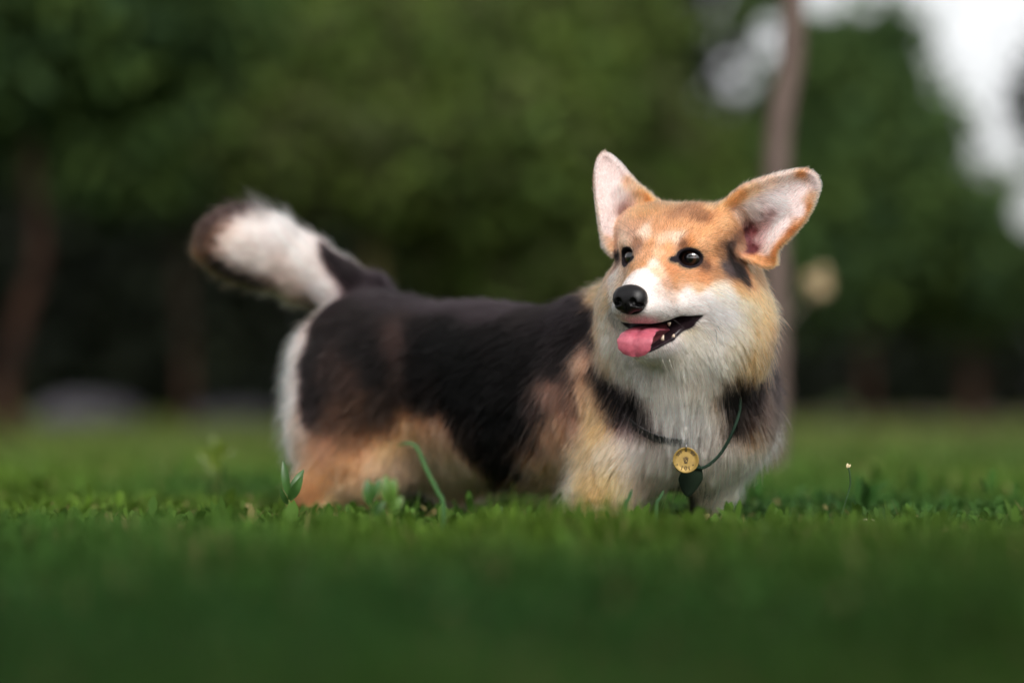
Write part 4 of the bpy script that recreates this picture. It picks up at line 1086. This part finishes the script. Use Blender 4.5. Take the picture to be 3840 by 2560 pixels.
for s in (1, -1):
    V_, F_ = sphere((0, 0, 0), (.0148, .0148, .0148), 48, 48)
    V_ = np.array(V_)
    look = HB * 1.0 + HA * .10 * s
    look = look / np.linalg.norm(look)
    sx = np.cross(look, HC); sx /= np.linalg.norm(sx); sz = np.cross(sx, look)
    W3 = V_[:, :1] * sx + V_[:, 1:2] * look + V_[:, 2:3] * sz
    ang_ = np.degrees(np.arccos(np.clip(V_[:, 1] / .0148, -1, 1)))
    col_ = np.zeros((len(V_), 3))
    pu, ir, li, wh = srgb(4, 3, 4), srgb(46, 26, 17), srgb(14, 9, 8), srgb(120, 96, 90)
    for k, a_ in enumerate(ang_):
        col_[k] = pu if a_ < 26 else (ir if a_ < 40 else (li if a_ < 58 else wh * .4))
    e = mesh_obj('eye', H(s * 37.5, -9.6, -3) + W3, np.array(F_), eye_m, corgi)
    t_ = e.data.color_attributes.new('tint', 'FLOAT_COLOR', 'POINT')
    t_.data.foreach_set('color', np.concatenate([col_, np.ones((len(V_), 1))], 1).astype(np.float32).ravel())

def local_sdf(name, lo, hi, h, fn, mat, parent=corgi):
    """a small implicit surface in head millimetres"""
    ax = [np.arange(lo[i], hi[i], h, dtype=np.float32) for i in range(3)]
    A_, B_, C_ = np.meshgrid(*ax, indexing='ij')
    f = fn(A_, B_, C_).astype(np.float32)
    v, fc = surface_nets(f, *ax)
    v, fc = main_piece(v, fc)
    wv = HO + (v[:, :1] * HA + v[:, 1:2] * HB + v[:, 2:3] * HC) * .001
    if np.linalg.det(HR) < 0: fc = fc[:, ::-1]
    return mesh_obj(name, wv, fc, mat, parent)
def se(A_, B_, C_, c, r):
    x, y, z = (A_ - c[0]) / r[0], (B_ - c[1]) / r[1], (C_ - c[2]) / r[2]
    k0 = np.sqrt(x * x + y * y + z * z) + 1e-6; k1 = np.sqrt((x / r[0]) ** 2 + (y / r[1]) ** 2 + (z / r[2]) ** 2) + 1e-6
    return k0 * (k0 - 1) / k1
def nose_f(a, b, c):
    d = se(a, b, c, (0, 78, -50), (20.5, 13, 14))
    for s in (1, -1):
        d = smin(d, se(a, b, c, (s * 10, 81, -55), (10.5, 11, 13)), 6)
    d = smin(d, se(a, b, c, (0, 83, -58), (8, 8, 14)), 5)
    for s in (1, -1):   # nostrils
        d = smax(d, -se(a, b, c, (s * 9.5, 93, -57), (4.0, 7, 4.6)), 2)
        d = smax(d, -se(a, b, c, (s * 15.5, 87, -60), (5, 7, 2.2)), 1.5)
    d = smax(d, -(np.maximum(np.abs(a) - .6, c + 60) + np.maximum(0, 88 - b) * .3), 1.5)
    return d
nose_m = simple_mat('nose_leather', srgb(11, 9, 11), .28, spec=.35, bump=(1100, .6, .0008))
local_sdf('nose', (-26, 58, -80), (26, 100, -30), .9, nose_f, nose_m)

# tongue
TCL = smooth_path([(0, 0, -90, 15, 5), (0, 25, -90, 18, 5.5), (0, 48, -90, 20, 5.5), (0, 62, -94, 22, 5), (0, 70, -101, 23, 4.5), (0, 71, -110, 21, 4), (0, 69.5, -116.5, 14, 3), (0, 69, -119.5, 4, 1.5)], 5)
def tongue_mesh():
    V_, F_ = [], []
    n = 28
    for i, q in enumerate(TCL):
        a, b, c, wd, th = q; a += 4; c -= 2
        t = TCL[min(i + 1, len(TCL) - 1)][:3] - TCL[max(i - 1, 0)][:3]
        t /= np.linalg.norm(t)
        nr = np.array([0, -t[2], t[1]])
        if nr[1] + nr[2] < 0: nr = -nr
        for k in range(n):
            A = 2 * math.pi * k / n
            x = math.cos(A); y = math.sin(A)
            off = th * y * (abs(x) ** .3 * 0 + (1 - abs(x) ** 4) ** .5 if abs(x) < 1 else 0)
            groove = -2.6 * math.exp(-(x / .09) ** 2) if y > 0 else 0
            curl = 2.5 * x * x
            V_.append(np.array([a + x * wd * (1 + .03 * math.sin(i * 1.3)), b, c]) + nr * (off + groove + curl))
    for i in range(len(TCL) - 1):
        for k in range(n):
            F_.append([i * n + k, i * n + (k + 1) % n, (i + 1) * n + (k + 1) % n, (i + 1) * n + k])
    F_.append([(len(TCL) - 1) * n + k for k in range(n)]); F_.append(list(range(n))[::-1])
    return V_, F_
tm = simple_mat('tongue', srgb(178, 92, 106), .36, spec=.5, sss=.15, coat=.5, noise=(220, tuple(srgb(156, 70, 86))), bump=(1400, .5, .0005))
headmesh('tongue', *tongue_mesh(), tm)
tooth_m = simple_mat('tooth', srgb(176, 156, 138), .25, coat=.4)
def tooth(a, b, c, r, h, up=1, lean=0):
    V_, F_ = tube([(a, b, c), (a + lean * .3, b, c + up * h * .4), (a + lean * .7, b - .5, c + up * h * .75), (a + lean, b - 1, c + up * h)], [r, r * .9, r * .6, r * .12], 10)
    headmesh('tooth', V_, F_, tooth_m)
for a, b, c, r, h in [(25, 41, -102, 2.2, 7), (31, 24, -98, 2.2, 4)]:
    tooth(a, b, c, r, h, 1, 1)
for a, b, c, r, h in [(27, 28, -80, 2.4, 5)]:
    tooth(a, b, c, r, h, -1, 0)

# whiskers
wh_m = simple_mat('whisker', srgb(40, 32, 32), .4)
whl_m = simple_mat('pale_whisker', srgb(216, 208, 196), .4)
def strands_obj(name, lines, mat, parent=corgi):
    V_, F_ = [], []
    for pl, r in lines:
        q = smooth_path(pl, 5)
        v, f = tube(q, np.linspace(r, r * .25, len(q)), 5)
        F_ += [[i + len(V_) for i in ff] for ff in f]; V_ += list(v)
    return mesh_obj(name, V_, F_, mat, parent)
def wl(pts3, base):
    """whisker through photo directions, from its root on the skin towards the camera side"""
    out_ = []
    p0 = hit(*pts3[0])
    for i, q in enumerate(pts3):
        out_.append(P(q[0], q[1], p0[1] - (base * i / (len(pts3) - 1))))
    out_[0] = p0
    return out_
K1 = lambda *p: [(x / 2.851 + 2200, y / 2.851 + 850) for x, y in p]
dl = [(wl(K1((290, 800), (235, 830), (175, 875), (140, 930)), .01), .00028), (wl(K1((280, 760), (220, 752), (170, 760)), .01), .0002),
      (wl(K1((275, 925), (215, 960), (180, 1030), (180, 1100)), .01), .00028), (wl(K1((300, 970), (290, 1020), (300, 1090), (312, 1115)), .01), .00028),
      (wl(K1((325, 1000), (320, 1050), (318, 1110)), .008), .0002),
      (wl(K1((545, 150), (500, 70), (430, 0), (330, -60)), .01), .00028), (wl(K1((520, 130), (430, 60), (300, 20), (190, 0)), .01), .0002),
      (wl(K1((800, 940), (920, 990), (1020, 1060), (1095, 1140)), .02), .00024), (wl(K1((780, 900), (880, 960), (970, 1010)), .02), .0002),
      (wl(K1((850, 850), (960, 900), (1060, 990)), .02), .0002),
      (wl(K1((1365, 1040), (1385, 1140), (1385, 1240), (1375, 1320)), .02), .00024), (wl(K1((1390, 1040), (1430, 1120), (1460, 1220), (1480, 1310)), .02), .00028),
      (wl(K1((1000, 130), (1030, 90), (1080, 40), (1150, 10)), .01), .00028), (wl(K1((990, 140), (1010, 80), (1020, 20)), .01), .0002)]
for l_ in dl: strands_obj('whisker', [l_], wh_m)
ll_ = [(wl(K1((690, 1290), (620, 1260), (560, 1240)), .01), .0002), (wl(K1((880, 1400), (900, 1470), (920, 1520)), .02), .0002),
       (wl(K1((800, 1400), (830, 1470), (865, 1545)), .02), .0002), (wl(K1((930, 1320), (1020, 1350), (1110, 1400)), .02), .0002)]
for l_ in ll_: strands_obj('whisker', [l_], whl_m)


# ------------------------------------------------------------------ collar with its tag and cord
def ground_empty(name, p, label, cat, group=None):
    return tag(empty(name, p), label, cat, group)
cA, cB = P(2500, 1190, 3.13), P(2576, 1658, 2.950)
cc0 = (cA + cB) / 2; bb = (cB - cA) / 2; aa = np.array([.90, .12, .05]); aa = aa / np.linalg.norm(aa) * .088
collar = ground_empty('collar', cc0, 'black collar half hidden in the white chest fur with a round brass tag', 'collar')
strap_m = simple_mat('collar_webbing', (.012, .012, .013), .55, bump=(2500, .6, .0005))
V_, F_ = [], []
nn = 72
axn = np.cross(aa, bb); axn /= np.linalg.norm(axn)
for i in range(nn):
    t_ = 2 * math.pi * i / nn
    c_ = cc0 + aa * math.cos(t_) + bb * math.sin(t_)
    o_ = c_ - cc0; o_ /= np.linalg.norm(o_)
    for u_, v2 in ((-1, -1), (1, -1), (1, 1), (-1, 1)):
        V_.append(c_ + axn * u_ * .0055 + o_ * v2 * .0012)
for i in range(nn):
    j = (i + 1) % nn
    for k in range(4):
        F_.append([i * 4 + k, j * 4 + k, j * 4 + (k + 1) % 4, i * 4 + (k + 1) % 4])
mesh_obj('strap', V_, F_, strap_m, collar, smooth=False)
brass = simple_mat('brass', (.20, .125, .020), .45, metal=.4, noise=(260, (.16, .10, .016)), bump=(700, .25, .0004))
dark_e = simple_mat('engraving', (.03, .016, .006), .7)
TC = P(2572, 1725, 2.915); TR = .0158
tn_ = (CAM - TC); tn_ /= np.linalg.norm(tn_); tn_ = tn_ + np.array([.06, 0, .12]); tn_ /= np.linalg.norm(tn_)
tx_ = np.cross(np.array([0, 0, 1.0]), tn_); tx_ /= np.linalg.norm(tx_); ty_ = np.cross(tn_, tx_)
if tx_[0] < 0: tx_ = -tx_
ty_ = ty_ if ty_[2] > 0 else -ty_
def TP(x, y, z=0): return TC + tx_ * x * TR + ty_ * y * TR + tn_ * z * TR
V_, F_ = [], []
prof_ = [(.0, .045), (.30, .045), (.60, .045), (.86, .045), (.90, .085), (.955, .095), (1.0, .06), (1.0, -.06), (.95, -.09), (.5, -.09), (.0, -.09)]
na = 56
for i in range(na):
    t_ = 2 * math.pi * i / na
    for r_, z_ in prof_: V_.append(TP(r_ * math.cos(t_), r_ * math.sin(t_), z_))
m_ = len(prof_)
for i in range(na):
    j = (i + 1) % na
    for k in range(m_ - 1): F_.append([i * m_ + k, i * m_ + k + 1, j * m_ + k + 1, j * m_ + k])
disc = mesh_obj('tag', V_, F_, brass, collar)
def stroke(pl, r=.022):
    return tube([TP(x, y, .06) for x, y in pl], r * 1.15 * TR, 6)
marks = []
def arc_(a0, a1, rr, n_=8): return [(rr * math.cos(math.radians(a0 + (a1 - a0) * i / n_)), rr * math.sin(math.radians(a0 + (a1 - a0) * i / n_))) for i in range(n_ + 1)]
for a0 in (116, 130, 142): marks.append((arc_(a0, a0 + 9, .80, 3), .045)); marks.append((arc_(a0, a0 + 9, .68, 3), .03))
for a0 in (38, 50, 60): marks.append((arc_(a0 - 9, a0, .80, 3), .045)); marks.append((arc_(a0 - 9, a0, .68, 3), .03))
marks.append((arc_(0, 360, .15, 14), .03)); marks.append(([(-.07, -.07), (.06, .09)], .03)); marks.append(([(-.13, -.22), (.13, -.22)], .025))
marks.append((arc_(30, 150, .24, 8), .02))
marks.append(([(-.68, -.30), (-.62, -.36)], .05)); marks.append(([(.50, -.38), (.58, -.36)], .05))
marks.append(([(-.27, -.42), (-.34, -.72)], .03)); marks.append(([(x * .5 - .02, y * .8 - .60) for x, y in arc_(0, 360, .17, 12)], .026)); marks.append(([(.22, -.46), (.26, -.74)], .03))
EV, EF = [], []
for pl, r_ in marks:
    v, f = stroke(pl, r_); EF += [[a + len(EV) for a in ff] for ff in f]; EV += list(v)
mesh_obj('engraving', EV, EF, dark_e, disc)
# hole and split ring
ring_m = simple_mat('steel_ring', (.25, .25, .26), .3, metal=1)
RC = TP(.02, .95)
RP = [RC + ty_ * (.0050 * math.sin(t_)) + tn_ * (.0050 * math.cos(t_)) + ty_ * .001 for t_ in np.linspace(0, 2 * math.pi, 25)]
v, f = tube(RP, .0006, 7, cap=False); mesh_obj('ring', v, f, ring_m, collar)
v, f = sphere0((1, 1, 1), 12, 8)
v = [TP(.02 + a[0] * .085, .72 + a[2] * .085, .03 + a[1] * .05) for a in v]; mesh_obj('hole_rim', v, f, dark_e, disc)
shade_blob_m = simple_mat('dark_green_shade', (.006, .012, .006), .85, spec=.1, bump=(500, .4, .001))  # dark blob added below the tag where only shade lies
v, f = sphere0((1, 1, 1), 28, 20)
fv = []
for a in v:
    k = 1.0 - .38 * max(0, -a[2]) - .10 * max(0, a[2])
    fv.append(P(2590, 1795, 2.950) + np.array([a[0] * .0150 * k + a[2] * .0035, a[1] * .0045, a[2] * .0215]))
mesh_obj('shade_blob', fv, f, shade_blob_m, collar)
cord_m = simple_mat('dark_green_cord', (.008, .020, .012), .8, spec=.15)
cp_ = []
for px, py in [(2775, 1480), (2772, 1540), (2755, 1600), (2735, 1645), (2705, 1695), (2668, 1732), (2630, 1752), (2590, 1748)]:
    h_ = hit(px, py); cp_.append(P(px, py, h_[1] - (.030 if py > 1590 else .012)))
cp_ = np.array(cp_); cp_[:, 1] = np.minimum(cp_[:, 1], 2.945)
v, f = tube(smooth_path(cp_, 6), .0019, 8); mesh_obj('cord', v, f, cord_m, collar)

# ------------------------------------------------------------------ single plants standing out of the lawn
plant_m = leaf_mat('plant_leaf', .3, .4, .45)
def leaf(base, tip, wd, bow=.12, fold=.25, n=9, side=None):
    base = np.asarray(base, float); tip = np.asarray(tip, float)
    ax_ = tip - base; ln = np.linalg.norm(ax_); ax_ /= ln
    sd_ = np.array([1.0, 0, 0]) if side is None else np.asarray(side, float)
    sd_ = sd_ - ax_ * (sd_ @ ax_)
    if np.linalg.norm(sd_) < .2: sd_ = np.array([0, 1.0, 0]) - ax_ * ax_[1]
    sd_ /= np.linalg.norm(sd_); nr = np.cross(ax_, sd_)
    if nr[1] > 0: nr = -nr
    V_, F_ = [], []
    for i in range(n + 1):
        t = i / n
        wv = wd * .5 * (math.sin(math.pi * min(1, t * .93 + .05)) ** .75) * (1.05 - .25 * t)
        c = base + ax_ * ln * t + nr * bow * ln * math.sin(math.pi * t) 
        for k in (-1, -.5, 0, .5, 1): V_.append(c + sd_ * wv * k + nr * fold * wv * (k * k))
    for i in range(n):
        for k in range(4): F_.append([i * 5 + k, i * 5 + k + 1, (i + 1) * 5 + k + 1, (i + 1) * 5 + k])
    return V_, F_
def plant_part(name, geo, col, parent):
    EV, EF = [], []
    for v, f in geo: EF += [[a + len(EV) for a in ff] for ff in f]; EV += [np.asarray(q) for q in v]
    EV = np.array(EV)
    o = mesh_obj(name, EV, EF, plant_m, parent)
    zz = (EV[:, 2:] * 160).astype(float)
    attr_col(o, 'tint', np.array(col)[None] * (1 + .18 * np.sin(zz + EV[:, :1] * 300)))
    return o
def foot(px, Y): return G(px, Y, 0)
def sprig(label, name, Y, foot_px, stem, leaves, col, stemcol=(.16, .20, .05), group=None, sr=.0011):
    b = foot(foot_px, Y)
    t = ground_empty(name, b, label, 'plant', group)
    pts_ = [b] + [P(x, y, Y) for x, y in stem]
    plant_part('stem', [tube(smooth_path(pts_, 5), sr, 7)], stemcol, t)
    for (x0, y0, x1, y1, w_, dy) in leaves:
        plant_part('leaf', [leaf(P(x0, y0, Y), P(x1, y1, Y + dy), w_)], np.array(col) * rng.uniform(.8, 1.15), t)
    return t
sprig('crisp dark green seedling with upright pointed leaves in front of the hind leg', 'seedling', 2.86, 1085, [(1084, 1900), (1083, 1860)],
      [(1083, 1862, 1062, 1728, .0105, 0), (1084, 1868, 1139, 1760, .0125, .01), (1084, 1875, 1135, 1782, .0125, -.01), (1080, 1890, 1052, 1830, .0075, -.01)], (.042, .105, .022))
sprig('blurred seedling with two rounded green leaves under the corgi belly', 'seedling', 2.62, 1400, [(1395, 1930), (1390, 1890)],
      [(1388, 1890, 1378, 1795, .014, 0), (1392, 1880, 1424, 1790, .010, 0), (1395, 1930, 1440, 1880, .012, 0)], (.045, .115, .022))
sprig('blurred bright green seedling with wide leaves right of the rounded one', 'seedling', 2.58, 1465, [(1460, 1930), (1458, 1890)],
      [(1458, 1890, 1445, 1780, .016, 0), (1462, 1890, 1482, 1790, .012, 0), (1462, 1920, 1510, 1860, .013, 0)], (.085, .17, .025))
sprig('yellow green out of focus seedling left of the white rump fur', 'seedling', 3.75, 815, [(818, 1760), (820, 1700)],
      [(820, 1705, 800, 1630, .020, 0), (822, 1710, 880, 1680, .018, 0), (818, 1740, 740, 1690, .018, 0), (820, 1760, 770, 1740, .016, 0)], (.12, .18, .015))
def blade_thing(label, name, Y, pts_px, wd, col, base_px=None, cat='grass blade'):
    pp = [P(x, y, Y) for x, y in pts_px]
    b = foot(pts_px[0][0] if base_px is None else base_px, Y)
    pp = smooth_path([b] + pp, 6)
    t = ground_empty(name, b, label, cat)
    EV = []; n_ = len(pp)
    for i, q in enumerate(pp):
        tt = pp[min(i + 1, n_ - 1)] - pp[max(i - 1, 0)]; tt /= np.linalg.norm(tt) + 1e-9
        s_ = np.cross(tt, np.array([0, 1.0, 0])); s_ /= np.linalg.norm(s_) + 1e-9
        w_ = wd * .5 * np.interp(i / (n_ - 1), [0, .5, .85, 1], [1, 1, .7, .05])
        EV += [q - s_ * w_, q + np.array([0, -.2 * w_, 0]), q + s_ * w_]
    EF = [[i * 3 + k, i * 3 + k + 1, i * 3 + k + 4, i * 3 + k + 3] for i in range(n_ - 1) for k in range(2)]
    plant_part('blade', [(EV, EF)], col, t)
    return t
blade_thing('tall bent grass blade crossing the tan belly fur with its tip folded left', 'grass_blade', 2.66, [(1662, 1900), (1640, 1840), (1600, 1760), (1568, 1685), (1545, 1664), (1518, 1662), (1488, 1672)], .0042, (.040, .12, .030))
blade_thing('small oval grass tip standing alone under the black belly', 'grass_blade', 2.88, [(1876, 1945), (1879, 1918), (1880, 1896)], .0052, (.030, .085, .018))
blade_thing('dark narrow grass blade against the near front leg', 'grass_blade', 2.78, [(2346, 1905), (2358, 1868), (2370, 1832)], .0050, (.022, .075, .020))
blade_thing('thin forked grass blade between the front leg and the brass tag', 'grass_blade', 2.80, [(2462, 1900), (2475, 1868), (2490, 1836)], .0036, (.025, .085, .022))
stalk = ground_empty('seed_stalk', foot(3140, 2.93), 'thin tall seed stalk with a pale tip right of the corgi', 'plant')
plant_part('stem', [tube(smooth_path([foot(3140, 2.93)] + [P(x, y, 2.93) for x, y in [(3150, 1960), (3170, 1885), (3188, 1820), (3186, 1772), (3180, 1752)]], 6), .0011, 6)], (.028, .07, .02), stalk)
plant_part('seed_head', [leaf(P(3180, 1756, 2.93), P(3178, 1736, 2.93), .0042), leaf(P(3180, 1752, 2.93), P(3190, 1740, 2.93), .003)], (.55, .45, .26), stalk)
blade_thing('short pale dry grass blade arching over the lawn at right', 'dry_grass_blade', 2.86, [(3222, 1960), (3226, 1953), (3250, 1946), (3272, 1948), (3290, 1955)], .0022, (.42, .42, .26))
wl_ = ground_empty('withered_leaves', P(3060, 1060, 6.0), 'round pale beige clump of withered leaves beside the slender trunk', 'leaf clump')
wl_.location = Vector(P(3060, 1060, 6.0))
plant_part('twig', [tube(smooth_path([P(2915, 1250, 5.06), P(2990, 1160, 5.8), P(3060, 1060, 6.0)], 5), .004, 6)], (.12, .09, .06), wl_)
gl = []
for i in range(44):
    c_ = P(3062, 1065, 6.0) + rng.normal(size=3) * .010
    gl.append(leaf(c_, c_ + rng.normal(size=3) * .014, .020))
plant_part('leaves', gl, (.55, .43, .26), wl_)
